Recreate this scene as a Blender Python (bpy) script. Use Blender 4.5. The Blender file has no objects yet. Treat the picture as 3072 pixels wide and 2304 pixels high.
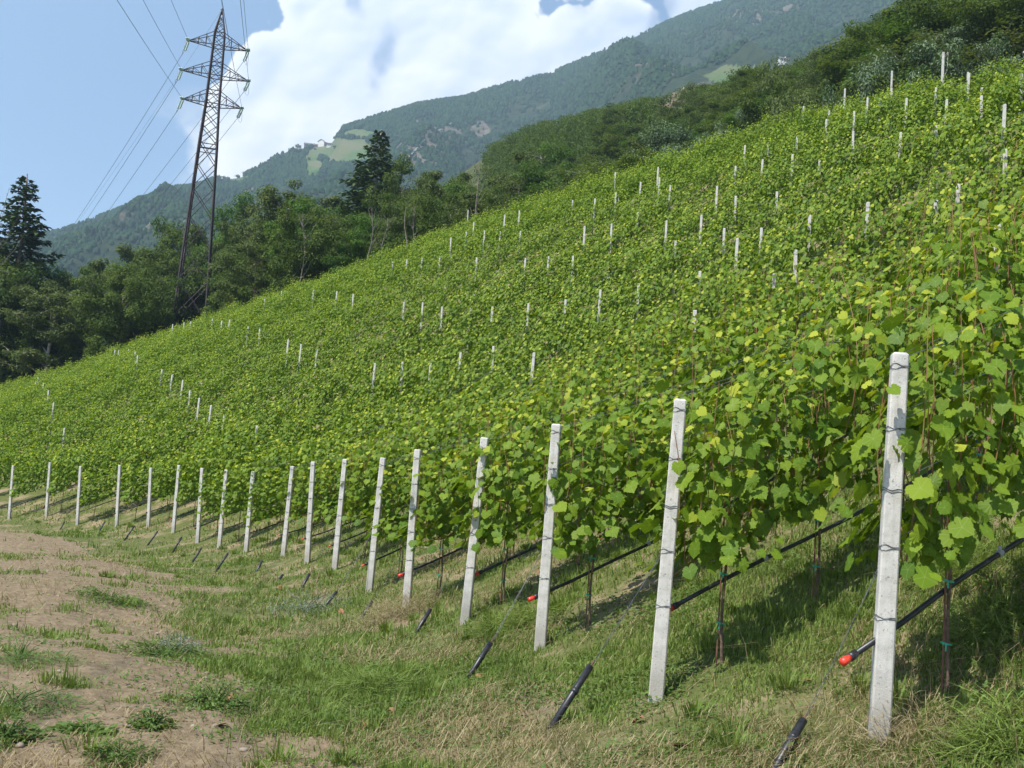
import bpy, math
import numpy as np
from mathutils import Matrix
R = np.random.default_rng(7)
SC = bpy.context.scene
COL = SC.collection
# ---------------------------------------------------------------- camera model
F = 995.0                       # focal length in pixels of the 1024 px wide frame
PITCH, ROLL = math.radians(5.0), 0.075
EYE = 1.6                       # eye height over the track
_f = np.array([0, math.cos(PITCH), math.sin(PITCH)])
_u0 = np.array([0, -math.sin(PITCH), math.cos(PITCH)])
_r0 = np.array([1.0, 0, 0])
_r = math.cos(ROLL)*_r0 + math.sin(ROLL)*_u0
_u = -math.sin(ROLL)*_r0 + math.cos(ROLL)*_u0
def at(px, py, D):
    """world point seen at (px,py) standing D metres ahead of the photographer"""
    d = _f + (px-512)/F*_r - (py-384)/F*_u
    p = d*(D/d[1]); p[2] += EYE
    return p
def proj(P):
    P = np.atleast_2d(P)-np.array([0, 0, EYE])
    w = P@_f
    w = np.where(np.abs(w) < 1e-3, 1e-3, w)
    return np.stack([512+F*(P@_r)/w, 384-F*(P@_u)/w, w], 1)
# ---------------------------------------------------------------- noise
def _h(i, j, s):
    n = (i.astype(np.int64)*374761393 + j.astype(np.int64)*668265263 + s*974634777) & 0x7fffffff
    n = ((n ^ (n >> 13))*1274126177) & 0x7fffffff
    n = (n ^ (n >> 16)) & 0xffff
    return n/65535.0
def vn(x, y, s=0):
    x = np.asarray(x, float); y = np.asarray(y, float)
    i = np.floor(x); j = np.floor(y); fx = x-i; fy = y-j
    fx = fx*fx*(3-2*fx); fy = fy*fy*(3-2*fy)
    a = _h(i, j, s)*(1-fx)+_h(i+1, j, s)*fx
    b = _h(i, j+1, s)*(1-fx)+_h(i+1, j+1, s)*fx
    return a*(1-fy)+b*fy
def fbm(x, y, s=0, o=4):
    v = 0; a = 1; t = 0
    for k in range(o):
        v = v+a*vn(np.asarray(x)*2**k+17*k, np.asarray(y)*2**k+5*k, s+k); t += a; a *= .5
    return v/t
def sm(a, b, x):
    t = np.clip((x-a)/(b-a), 0, 1); return t*t*(3-2*t)
# ---------------------------------------------------------------- mesh helpers
def link(o, parent=None):
    COL.objects.link(o)
    if parent is not None: o.parent = parent
    return o
def mesh(name, V, Fc, mat=None, attrs=None, smooth=False):
    V = np.asarray(V, np.float32); me = bpy.data.meshes.new(name)
    if isinstance(Fc, np.ndarray):
        n, k = Fc.shape
        me.vertices.add(len(V)); me.vertices.foreach_set('co', V.ravel())
        me.loops.add(n*k); me.loops.foreach_set('vertex_index', Fc.astype(np.int32).ravel())
        me.polygons.add(n); me.polygons.foreach_set('loop_start', np.arange(0, n*k, k, dtype=np.int32))
        try: me.polygons.foreach_set('loop_total', np.full(n, k, np.int32))
        except Exception: pass
        if smooth: me.polygons.foreach_set('use_smooth', np.ones(n, bool))
        me.update(calc_edges=True)
    else:
        me.from_pydata(V.tolist(), [], [list(f) for f in Fc])
        if smooth:
            for p in me.polygons: p.use_smooth = True
    if attrs:
        for k2, a in attrs.items():
            at_ = me.attributes.new(k2, 'FLOAT', 'POINT'); at_.data.foreach_set('value', np.asarray(a, np.float32))
    if mat: me.materials.append(mat)
    return me
def obj(name, me, parent=None, loc=None):
    o = bpy.data.objects.new(name, me); link(o, parent)
    if loc is not None: o.location = [float(c) for c in loc]
    return o
def tag(o, label=None, cat=None, group=None, kind=None):
    if label: o['label'] = label
    if cat: o['category'] = cat
    if group: o['group'] = group
    if kind: o['kind'] = kind
    return o
def empty(name, loc, rz=0.0):
    o = bpy.data.objects.new(name, None); link(o)
    o.location = [float(c) for c in loc]; o.rotation_euler = (0, 0, rz); o.empty_display_size = .2
    return o
class MB:
    def __init__(s): s.V = []; s.F = []; s.n = 0
    def add(s, V, Fc):
        V = np.asarray(V, float); s.V.append(V); s.F += [[i+s.n for i in f] for f in Fc]; s.n += len(V)
    def box(s, a, b):
        (x0, y0, z0), (x1, y1, z1) = a, b
        s.add([(x0,y0,z0),(x1,y0,z0),(x1,y1,z0),(x0,y1,z0),(x0,y0,z1),(x1,y0,z1),(x1,y1,z1),(x0,y1,z1)],
              [(0,3,2,1),(4,5,6,7),(0,1,5,4),(1,2,6,5),(2,3,7,6),(3,0,4,7)])
    def tube(s, P, r, n=6, cap=True):
        P = np.asarray(P, float); m = len(P)
        r = np.full(m, r) if np.isscalar(r) else np.asarray(r, float)
        T = np.gradient(P, axis=0); T /= np.linalg.norm(T, axis=1)[:, None]+1e-9
        ref = np.array([0, 0, 1.0]) if abs(T[0, 2]) < .9 else np.array([1.0, 0, 0])
        a = np.cross(T, ref); a /= np.linalg.norm(a, axis=1)[:, None]+1e-9
        b = np.cross(T, a)
        th = np.arange(n)*2*math.pi/n
        V = P[:, None, :]+r[:, None, None]*(np.cos(th)[None, :, None]*a[:, None, :]+np.sin(th)[None, :, None]*b[:, None, :])
        Fc = [(i*n+j, i*n+(j+1) % n, (i+1)*n+(j+1) % n, (i+1)*n+j) for i in range(m-1) for j in range(n)]
        if cap: Fc += [tuple(range(n))[::-1], tuple((m-1)*n+j for j in range(n))]
        s.add(V.reshape(-1, 3), Fc)
    def beam(s, p, q, w): s.tube([p, q], w*.7, 4)
    def me(s, name, mat, smooth=False):
        return mesh(name, np.concatenate(s.V), s.F, mat, smooth=smooth)
_ones = 'zeroth first second third fourth fifth sixth seventh eighth ninth tenth eleventh twelfth thirteenth fourteenth fifteenth sixteenth seventeenth eighteenth nineteenth'.split()
_tens = {2:'twent',3:'thirt',4:'fort',5:'fift',6:'sixt',7:'sevent',8:'eight',9:'ninet'}
def ordn(n):
    if n < 20: return _ones[n]
    t, u = divmod(n, 10)
    return _tens[t]+'ieth' if u == 0 else _tens[t]+'y-'+_ones[u]
# ---------------------------------------------------------------- materials
class NT:
    def __init__(s, nt): s.t = nt; s.t.nodes.clear()
    def n(s, ty, **kw):
        nd = s.t.nodes.new(ty); ins = kw.pop('i', {})
        for k, v in kw.items(): setattr(nd, k, v)
        for k, v in ins.items(): s.set(nd.inputs[k], v)
        return nd
    def set(s, sock, v):
        if isinstance(v, bpy.types.NodeSocket): s.t.links.new(v, sock)
        elif isinstance(v, bpy.types.Node): s.t.links.new(v.outputs[0], sock)
        else: sock.default_value = v
    def mix(s, f, a, b, mode='MIX'):
        nd = s.t.nodes.new('ShaderNodeMix'); nd.data_type = 'RGBA'; nd.blend_type = mode
        s.set(nd.inputs[0], f)
        for k, v in ((6, a), (7, b)):
            s.set(nd.inputs[k], (*v, 1) if isinstance(v, tuple) and len(v) == 3 else v)
        return nd.outputs[2]
    def m(s, op, a, b=0.0, c=0.0, clamp=False):
        nd = s.t.nodes.new('ShaderNodeMath'); nd.operation = op; nd.use_clamp = clamp
        s.set(nd.inputs[0], a); s.set(nd.inputs[1], b); s.set(nd.inputs[2], c)
        return nd.outputs[0]
    def ss(s, a, b, x):
        nd = s.t.nodes.new('ShaderNodeMapRange'); nd.interpolation_type = 'SMOOTHSTEP'
        s.set(nd.inputs[0], x); s.set(nd.inputs[1], a); s.set(nd.inputs[2], b)
        return nd.outputs[0]
    def attr(s, name): return s.n('ShaderNodeAttribute', attribute_name=name).outputs['Fac']
    def noise(s, scale, detail=4, rough=.6, vec=None, dist=0):
        nd = s.n('ShaderNodeTexNoise', i={'Scale': scale, 'Detail': detail, 'Roughness': rough, 'Distortion': dist})
        if vec is not None: s.set(nd.inputs['Vector'], vec)
        return nd.outputs['Fac']
def newmat(name):
    m = bpy.data.materials.new(name); m.use_nodes = True
    return m, NT(m.node_tree)
def leafmat(name, dark, light, young=None, tr=.35, rough=.6, spec=.15):
    m, t = newmat(name)
    tone = t.attr('tone'); rnd = t.n('ShaderNodeObjectInfo').outputs['Random']
    c = t.mix(tone, dark, light)
    if young: c = t.mix(t.ss(.78, 1.0, tone), c, young)
    c = t.mix(t.m('MULTIPLY', rnd, .35), c, t.mix(1.0, c, (.75, .85, .9), 'MULTIPLY'))
    c = t.mix(t.noise(9, 2), t.mix(1.0, c, (.8, .85, .8), 'MULTIPLY'), c)
    if name == 'vine_leaf': c = t.mix(t.m('MULTIPLY', t.ss(.84, .99, t.attr('vein')), .45), c, (.30, .38, .12))
    p = t.n('ShaderNodeBsdfPrincipled', i={'Base Color': c, 'Roughness': rough, 'Specular IOR Level': spec})
    tl = t.n('ShaderNodeBsdfTranslucent', i={'Color': t.mix(1.0, c, (1.35, 1.25, .55), 'MULTIPLY')})
    mx = t.n('ShaderNodeMixShader', i={0: tr}); t.t.links.new(p.outputs[0], mx.inputs[1]); t.t.links.new(tl.outputs[0], mx.inputs[2])
    t.n('ShaderNodeOutputMaterial', i={0: mx})
    return m
def simple(name, c1, c2, scale=8, rough=.7, metal=0, bump=0, bscale=60, detail=5):
    m, t = newmat(name)
    tc = t.n('ShaderNodeTexCoord').outputs['Object']
    c = t.mix(t.ss(.35, .65, t.noise(scale, detail, .65, tc)), c1, c2)
    p = t.n('ShaderNodeBsdfPrincipled', i={'Base Color': c, 'Roughness': rough, 'Metallic': metal})
    if bump:
        b = t.n('ShaderNodeBump', i={'Strength': bump, 'Distance': .01, 'Height': t.noise(bscale, 4, .7, tc)})
        t.t.links.new(b.outputs[0], p.inputs['Normal'])
    t.n('ShaderNodeOutputMaterial', i={0: p})
    return m
M_vine = leafmat('vine_leaf', (.090, .175, .014), (.245, .335, .020), (.43, .46, .045), tr=.38, rough=.55, spec=.22)
M_wood1 = leafmat('leaf_green', (.056, .100, .020), (.145, .200, .045), tr=.34)
M_wood2 = leafmat('leaf_olive', (.07, .105, .03), (.165, .205, .065), tr=.32)
M_wood3 = leafmat('leaf_silver', (.075, .125, .05), (.20, .26, .15), tr=.2)
M_wood4 = leafmat('leaf_fresh', (.05, .12, .018), (.13, .215, .035), tr=.33)
M_spruce = leafmat('spruce_needle', (.038, .074, .028), (.084, .135, .05), tr=.1)
M_far = leafmat('far_leaf', (.012, .034, .014), (.046, .082, .030), tr=.05, spec=.1, rough=.9)
M_grass = leafmat('grass_blade', (.115, .180, .030), (.25, .315, .080), None, tr=.3, spec=.2)
M_hay = leafmat('dry_grass', (.24, .175, .095), (.45, .365, .215), tr=.2, rough=.7, spec=.2)
M_weed = leafmat('weed_leaf', (.07, .135, .03), (.17, .245, .065), tr=.3, spec=.2)
M_grey = leafmat('silver_weed', (.15, .18, .14), (.30, .33, .28), tr=.15, rough=.7)
M_bark = simple('bark', (.10, .075, .055), (.19, .15, .12), 6, .9, bump=.5)
M_pale = simple('pale_bark', (.30, .27, .23), (.42, .39, .34), 5, .9)
M_stem = simple('dead_stem', (.09, .075, .06), (.20, .175, .145), 3, .9)
M_vbark = simple('vine_bark', (.09, .055, .04), (.18, .12, .085), 30, .9, bump=.6)
M_cane = simple('cane', (.22, .08, .04), (.24, .17, .05), 12, .6)
M_rod = simple('rusty_rod', (.12, .05, .035), (.18, .08, .05), 20, .7)
M_tie = simple('green_tie', (.02, .35, .22), (.03, .42, .28), 20, .4)
M_wire = simple('galvanised_wire', (.10, .105, .11), (.17, .175, .18), 30, .5, .5)
M_hose = simple('black_hose', (.012, .012, .015), (.03, .03, .034), 25, .4)
M_red = simple('red_plastic', (.62, .035, .02), (.7, .06, .03), 20, .35)
M_clip = simple('grey_clip', (.3, .31, .34), (.4, .41, .44), 20, .5)
M_steel = simple('weathered_steel', (.040, .032, .036), (.078, .058, .052), 1.2, .75, .2)
M_cable = simple('cable', (.06, .065, .07), (.09, .09, .1), 4, .6)
M_glass = simple('insulator_glass', (.45, .60, .58), (.60, .72, .70), 12, .15)
M_plaster = simple('white_plaster', (.62, .60, .56), (.70, .68, .64), .3, .9)
M_tile = simple('brown_roof', (.12, .08, .065), (.17, .12, .10), .5, .9)
M_boards = simple('grey_boards', (.16, .13, .11), (.22, .18, .16), .5, .9)
M_win = simple('dark_window', (.03, .035, .04), (.04, .045, .05), 1, .2)
M_stone = simple('pebble', (.20, .155, .105), (.31, .26, .20), 14, .95)
M_white = simple('white_petals', (.7, .7, .66), (.8, .8, .77), 20, .7)
M_dead = simple('dead_leaf', (.20, .085, .04), (.32, .16, .08), 20, .8)
def postmat():
    m, t = newmat('concrete')
    tc = t.n('ShaderNodeTexCoord').outputs['Object']
    c = t.mix(t.ss(.3, .7, t.noise(9, 5, .7, tc)), (.42, .405, .37), (.59, .57, .53))
    c = t.mix(t.ss(.62, .72, t.noise(55, 2, .6, tc)), c, (.27, .255, .23))
    sx = t.n('ShaderNodeSeparateXYZ', i={0: tc}).outputs[2]
    st = t.m('MULTIPLY', t.ss(.45, .0, sx), t.noise(18, 4, .7, tc))
    c = t.mix(t.m('MULTIPLY', st, .9), c, (.20, .17, .12))
    mp = t.n('ShaderNodeMapping', i={0: tc}); mp.inputs['Scale'].default_value = (30, 30, 1.2)
    c = t.mix(t.m('MULTIPLY', t.ss(.5, .75, t.noise(1.0, 4, .6, mp.outputs[0])), .45), c, (.30, .285, .25))
    p = t.n('ShaderNodeBsdfPrincipled', i={'Base Color': c, 'Roughness': .9})
    b = t.n('ShaderNodeBump', i={'Strength': .5, 'Distance': .006, 'Height': t.noise(110, 4, .75, tc)})
    t.t.links.new(b.outputs[0], p.inputs['Normal'])
    t.n('ShaderNodeOutputMaterial', i={0: p})
    return m
M_post = postmat()
# ---------------------------------------------------------------- layout of the vineyard
UX, UY = .833, .553                     # rows run straight up the slope
U2 = np.array([UX, UY]); N2 = np.array([-UY, UX])
end_full = [  # row end posts: base x,y / top x,y on the 3072 px frame, distance across the rows
 (2635,2225,2699,1065,3.25),(1968,2085,2043,1172,5.0),(1620,1950,1670,1270,7.3),(1395,1868,1455,1308,9.4),
 (1219,1832,1253,1355,11.5),(1108,1775,1150,1370,13.9),(1004,1712,1035,1388,16.8),(922,1692,940,1388,18.7),
 (850,1668,878,1400,21.2),(738,1658,760,1415,23.6),(658,1642,680,1410,25.7),(593,1628,607,1403,27.7),
 (520,1600,537,1400,30.2),(445,1582,453,1405,32.4),(350,1580,360,1392,34.4),(232,1575,242,1400,36.9),
 (139,1550,150,1395,39.3),(28,1557,40,1397,41.5)]
ROWS = []          # (toe x, y, z, post height, lean)
for bx, by, tx, ty, n in end_full:
    q = at(bx/3, by/3, 1.0); tt = q[0]
    D = n/(UX-UY*tt)
    b = at(bx/3, by/3, D); tp = at(tx/3, ty/3, D)
    ROWS.append((b[0], b[1], b[2], tp[2]-b[2], tp[0]-b[0]))
cp = [(r[0], r[1], r[2]) for r in ROWS]
def C(px, py, D, dz=0.0):
    p = at(px, py, D); cp.append((p[0], p[1], p[2]+dz))
for r_ in ROWS:
    for ds, dz in ((-1.4, -.30), (1.5, .60), (3.5, 1.50)):
        if ds > 5 and r_ is ROWS[-1]: continue
        cp.append((r_[0]+U2[0]*ds, r_[1]+U2[1]*ds, r_[2]+dz*(1 if ds < 5 else (.97 if r_[1] < 25 else .93))))
# vineyard crest (canopy top outline), canopy is 2.15 m deep
CR = [(-120,425,84),(-60,405,84),(0,385,83),(83,359,81),(174,326,78),(259,296,75),(361,264,71),(417,241,69),(463,222,67),(512,207,64),
      (602,178,60),(694,148,55),(787,123,51),(847,99,47),(926,84,43),(972,78,41),(1024,61,38),(1120,30,33)]
for x, y, D in CR:
    C(x, y, D, -2.25)
    if x > -50:
        C(x, y+9, D*.80, -2.25)
    z = at(x, y, D)[2]-2.25
    q = at(x, y, D+14); cp.append((q[0], q[1], z-.4))
# a few toe points further left, outside the frame
for k in range(1, 10):
    cp.append((-18.8-2.6*k, 37.3+1.1*k, -1.55-.10*k))
# track and camera surroundings
for x, y, z in [(0,0,0),(-3,3,-.05),(0,3,.02),(-3,8,-.15),(-6,14,-.45),(-9,20,-.75),(-14,28,-1.15),(-20,35,-1.5),(-27,39,-1.75),
                (2.2,0,.25),(3.4,2.5,.6),(0,-12,.1),(-4,-4,0),(-12,5,-2.5),(-16,15,-3.2),(-24,25,-4),(-40,30,-6),(-20,-10,-5),(-60,0,-18),(-80,40,-20),
                (-60,-60,-20),(0,-60,-3),(12,-8,3.5),(25,0,10),(40,20,22),(30,-30,10),(60,-10,24),(60,-60,16)]:
    cp.append((x, y, z))
# wooded hillside behind the crest: lower edge, ridge (ground lies under the crowns), far side
for x, y, D, dz in [(0,300,150,-22),(100,300,150,-20),(200,300,150,-14),(300,270,150,-8),(400,235,150,-7),(512,210,125,-6),(694,140,100,-5),(847,95,78,-4),(1024,50,64,-3),
                 (462,157,270,-6),(519,127,265,-7),(565,114,260,-7),(616,105,250,-6),(658,99,235,-6),(700,83,225,-5),(752,68,205,-6),(791,62,190,-5),
                 (837,45,172,-5),(876,17,150,-6),(907,0,135,-6),(1024,-45,120,-5),(1150,-100,110,-5),(1400,-150,90,-5)]:
    C(x, y, D, dz)
for x, D, z in [(0,260,-40),(150,260,-30),(300,300,-20),(450,380,10),(600,380,30),(750,340,40),(900,300,50),(1100,260,55),(1400,200,50)]:
    q = at(x, 200, D); cp.append((q[0], q[1], z))
cp = np.array(cp)
_c = 3.0
A = np.sqrt(((cp[:, None, :2]-cp[None, :, :2])**2).sum(2)+_c*_c)
NCP = len(cp); Mx = np.zeros((NCP+1, NCP+1)); Mx[:NCP, :NCP] = A - np.eye(NCP)*.02; Mx[:NCP, NCP] = 1; Mx[NCP, :NCP] = 1
RBFW = np.linalg.solve(Mx, np.append(cp[:, 2], 0))
def H(x, y):
    x = np.asarray(x, float); y = np.asarray(y, float); sh = x.shape; x = x.ravel(); y = y.ravel(); o = np.empty(len(x))
    for i in range(0, len(x), 20000):
        d = np.sqrt((x[i:i+20000, None]-cp[None, :, 0])**2+(y[i:i+20000, None]-cp[None, :, 1])**2+_c*_c)
        o[i:i+20000] = d@RBFW[:NCP]+RBFW[NCP]
    r = np.hypot(x, y)
    o = o+(fbm(x*1.3, y*1.3, 3)-.5)*.10*sm(60, 20, r)+(fbm(x*.07, y*.07, 9)-.5)*5*sm(110, 200, r)
    o = o+(fbm(x*6, y*6, 5, 3)-.5)*.07*sm(25, 8, r)
    return o.reshape(sh)
def H1(x, y): return float(H(np.array([x]), np.array([y]))[0])
toe = np.array([(r[0], r[1]) for r in ROWS]+[(-18.8-2.6*k, 37.3+1.1*k) for k in range(1, 10)])
_tn = toe@N2; _tu = toe@U2
def upslope(x, y):
    """metres uphill of the line of row end posts"""
    n = x*N2[0]+y*N2[1]; u = x*U2[0]+y*U2[1]
    return u-np.interp(n, np.concatenate([[-40], _tn, [80]]), np.concatenate([[_tu[0]+14], _tu, [_tu[-1]-24]]))
cr_xy = np.array([at(x, y, D)[:2] for x, y, D in CR]); cr_az = cr_xy[:, 0]/cr_xy[:, 1]; cr_y = cr_xy[:, 1]
def crestD(x, y):
    return np.interp(x/np.maximum(y, .1), cr_az, cr_y)
# ---------------------------------------------------------------- camera, sun, sky
cam = bpy.data.cameras.new('camera'); co = bpy.data.objects.new('camera', cam); link(co)
cam.sensor_width = 36; cam.lens = 36*F/1024; cam.clip_start = .1; cam.clip_end = 12000
Mc = Matrix(((_r[0], _u[0], -_f[0], 0), (_r[1], _u[1], -_f[1], 0), (_r[2], _u[2], -_f[2], EYE), (0, 0, 0, 1)))
co.matrix_world = Mc; SC.camera = co
EL = math.radians(57); sd = np.array([-.70, -.71]); sd /= np.linalg.norm(sd)
sun_dir = np.array([sd[0]*math.cos(EL), sd[1]*math.cos(EL), math.sin(EL)])
sl = bpy.data.lights.new('sun', 'SUN'); sl.energy = 4.9; sl.angle = math.radians(.53); sl.color = (1, .955, .88)
so = bpy.data.objects.new('sun', sl); link(so)
from mathutils import Vector
so.rotation_euler = Vector(sun_dir).to_track_quat('Z', 'Y').to_euler()
SC.view_settings.view_transform = 'Standard'; SC.view_settings.look = 'None'
cy = SC.cycles; cy.max_bounces = 6; cy.diffuse_bounces = 3; cy.glossy_bounces = 2; cy.transmission_bounces = 4; cy.volume_bounces = 0; cy.transparent_max_bounces = 4
cy.use_adaptive_sampling = True; cy.adaptive_threshold = .02
SC.view_settings.exposure = .85; SC.view_settings.gamma = 1
wd = bpy.data.worlds.new('World'); SC.world = wd; wd.use_nodes = True
t = NT(wd.node_tree)
sky = t.n('ShaderNodeTexSky'); sky.sky_type = 'NISHITA'; sky.sun_disc = False
sky.sun_elevation = EL; sky.sun_rotation = math.atan2(sd[0], sd[1]); sky.altitude = 500
sky.air_density = 1.0; sky.dust_density = .6; sky.ozone_density = 1.5
bg = t.n('ShaderNodeBackground', i={0: sky.outputs[0], 1: .12})
# cumulus bank: density computed here over sky directions u = x/y, v = z/y
def worley(x, y, s):
    i = np.floor(x); j = np.floor(y); d = np.full(x.shape, 9.0)
    for a in (-1, 0, 1):
        for b_ in (-1, 0, 1):
            cx = i+a; cy = j+b_; dx = cx+_h(cx, cy, s)-x; dy = cy+_h(cx, cy, s+50)-y; d = np.minimum(d, dx*dx+dy*dy)
    return np.sqrt(d)
CW, CH, U0, U1, V0, V1 = 1400, 900, -.75, .75, .02, .98
cu, cv = np.meshgrid(np.linspace(U0, U1, CW), np.linspace(V0, V1, CH))
def bl(px, py, rx, ry):
    q = at(px, py, 1.0); return np.sqrt(((cu-q[0])*995/rx)**2+((cv-q[2]+EYE)*995/ry)**2)
f = np.full(cu.shape, -9.0)
for b_ in [(300,180,105,110),(262,80,34,40),(240,110,34,44),(300,75,55,45),(335,20,50,50),(320,8,36,36),(430,70,140,110),(400,20,50,50),(560,85,130,60),(465,15,70,50),(572,28,26,26),(622,30,52,36),(600,60,60,42),(715,-30,62,60),(690,5,30,24),(415,-60,110,60),(545,-40,90,44),(900,40,230,120)]:
    f = np.maximum(f, 1-bl(*b_))
hole = np.full(cu.shape, -9.0)
for b_ in [(358,6,12,22),(386,52,9,22),(381,70,9,16),(374,84,9,12),(536,-10,28,24),(592,-4,26,24),(655,18,12,34)]: hole = np.maximum(hole, 1-bl(*b_))
wx = cu+(fbm(cu*9, cv*9, 3)-.5)*.05; wy = cv+(fbm(cu*9+5, cv*9, 5)-.5)*.05
bil = 0; am = 1; tot = 0
for k_, sc_ in enumerate((11, 23, 47, 95, 190)):
    bil = bil+am*(1-worley(wx*sc_, wy*sc_, 200+k_)); tot += am; am *= .58
bil = bil/tot
big = fbm(cu*5, cv*5, 8, 3)
dn = f+(bil-.55)*.95+(big-.5)*.35
soft = .05+.32*sm(-.05, .4, cu)+.05*fbm(cu*20, cv*20, 14, 3)
al = sm(0, 1, np.clip(dn/soft, 0, 1))
hd = hole+(fbm(cu*30, cv*18, 17, 5)-.5)*5.0+(.55-bil)*2.2
al = al*(1-.72*sm(-.5, 1.9, hd)*sm(-1.6, -.6, hole))
q = at(195, 145, 1.0); wd_ = np.sqrt(((cu-q[0])*995/55)**2+((cv-q[2]+EYE)*995/55)**2)
al = np.maximum(al, .62*sm(1.3, .1, wd_)*sm(.47, .68, fbm(cu*16, cv*20, 23, 5)))
def blur(a, n):
    for _ in range(2):
        for ax in (0, 1):
            c = np.cumsum(np.pad(a, [(n+1, n) if k == ax else (0, 0) for k in (0, 1)], mode='edge'), ax)
            a = (np.take(c, range(2*n+1, c.shape[ax]), ax)-np.take(c, range(0, c.shape[ax]-2*n-1), ax))/(2*n+1)
    return a
hb = blur(bil, 2)*.9+blur(bil, 9)*1.6+big*1.5; gy, gx = np.gradient(hb)
lit = (gx*.55-gy*.9)*9
lit = np.clip(.62+blur(lit, 1), 0, 1)
thick = sm(.0, .55, blur(dn, 6))
sh = np.clip(1-1.5*thick*(1-lit)-.45*thick*sm(.6, .38, blur(big, 10)), -.2, 1)
colr = np.stack([.66+.37*sh, .73+.29*sh, .88+.12*sh, al], -1).astype(np.float32)
colr = colr[:, :, :]
im = bpy.data.images.new('cloud_bank', CW, CH, alpha=True, float_buffer=True); im.colorspace_settings.name = 'Non-Color'
im.pixels.foreach_set(colr.ravel()); im.update(); im.pack()
g = t.n('ShaderNodeTexCoord').outputs['Generated']
sp = t.n('ShaderNodeSeparateXYZ', i={0: g})
yy = t.m('MAXIMUM', sp.outputs[1], .02)
uu = t.m('DIVIDE', t.m('SUBTRACT', t.m('DIVIDE', sp.outputs[0], yy), U0), U1-U0)
vv = t.m('DIVIDE', t.m('SUBTRACT', t.m('DIVIDE', sp.outputs[2], yy), V0), V1-V0)
tx_ = t.n('ShaderNodeTexImage', image=im, extension='CLIP', interpolation='Cubic', i={0: t.n('ShaderNodeCombineXYZ', i={0: uu, 1: vv, 2: 0.0}).outputs[0]})
bg2 = t.n('ShaderNodeBackground', i={0: tx_.outputs[0], 1: .87})
msk = tx_.outputs[1]
mx = t.n('ShaderNodeMixShader', i={0: msk}); t.t.links.new(bg.outputs[0], mx.inputs[1]); t.t.links.new(bg2.outputs[0], mx.inputs[2])
t.n('ShaderNodeOutputWorld', i={0: mx})
# ---------------------------------------------------------------- ground
def ground_mat():
    m, t = newmat('ground')
    P = t.n('ShaderNodeNewGeometry').outputs['Position']
    soil = t.attr('soil'); wood = t.attr('wood')
    n1 = t.noise(1.1, 6, .65, P); n2 = t.noise(9, 6, .7, P); n3 = t.noise(60, 4, .7, P)
    dirt = t.mix(t.ss(.3, .7, n2), (.155, .112, .066), (.265, .205, .132))
    dirt = t.mix(t.ss(.55, .75, n3), dirt, (.33, .265, .19))
    hay = t.mix(t.ss(.3, .7, n3), (.19, .14, .085), (.33, .26, .16))
    gr = t.mix(t.ss(.3, .7, n2), (.07, .09, .025), (.13, .14, .045))
    veg = t.mix(t.ss(.45, .66, n1), gr, hay)
    k = t.ss(.35, .65, t.m('ADD', soil, t.m('MULTIPLY', t.m('SUBTRACT', n2, .5), .8)))
    c = t.mix(k, veg, dirt)
    fl = t.mix(t.ss(.4, .75, t.noise(.35, 6, .7, P)), (.04, .06, .018), (.12, .11, .055))
    c = t.mix(wood, c, fl)
    b = t.n('ShaderNodeBump', i={'Strength': .7, 'Distance': .04, 'Height': t.m('ADD', n2, t.m('MULTIPLY', n3, .5))})
    p = t.n('ShaderNodeBsdfPrincipled', i={'Base Color': c, 'Roughness': .95, 'Specular IOR Level': .15})
    t.t.links.new(b.outputs[0], p.inputs['Normal'])
    t.n('ShaderNodeOutputMaterial', i={0: p})
    return m
def soilness(x, y):
    s = upslope(x, y); n = fbm(np.asarray(x)*.55, np.asarray(y)*.55, 21, 4)
    return sm(-1.6, -3.3, s+(n-.5)*3.8-.9*sm(9, 5, y)*sm(.3, -1.2, x))
az = np.radians(np.concatenate([np.arange(-180, -40, 4), np.arange(-40, 40, .35), np.arange(40, 180, 4)]))
rr = np.concatenate([[.4, 1.0, 2.0], 2.6*1.0195**np.arange(0, 262)]); rr = rr[rr < 425]
AZ, RR = np.meshgrid(az, rr); X = RR*np.sin(AZ); Y = RR*np.cos(AZ)
Z = H(X, Y)
na = len(az); nr = len(rr)
idx = np.arange(na*nr).reshape(nr, na)
q = np.stack([idx[:-1], idx[1:], np.roll(idx, -1, 1)[1:], np.roll(idx, -1, 1)[:-1]], -1).reshape(-1, 4)
V = np.stack([X.ravel(), Y.ravel(), Z.ravel()], 1)
V = np.concatenate([V, [[0, 0, H1(0, 0)]]])
tri = [(len(V)-1, i, (i+1) % na) for i in range(na)]
Xr, Yr = V[:, 0], V[:, 1]
so_ = soilness(Xr, Yr)*(Yr > -30)*(upslope(Xr, Yr) < 2)
wo = sm(2, 6, Yr-crestD(Xr, Yr))*(Yr > 20)+((Yr < -25) | (upslope(Xr, Yr) < -14))*.7
gm = mesh('ground', V, np.concatenate([q]), ground_mat(), {'soil': so_, 'wood': np.clip(wo, 0, 1)}, True)
tag(obj('ground', gm), kind='structure')
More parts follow.
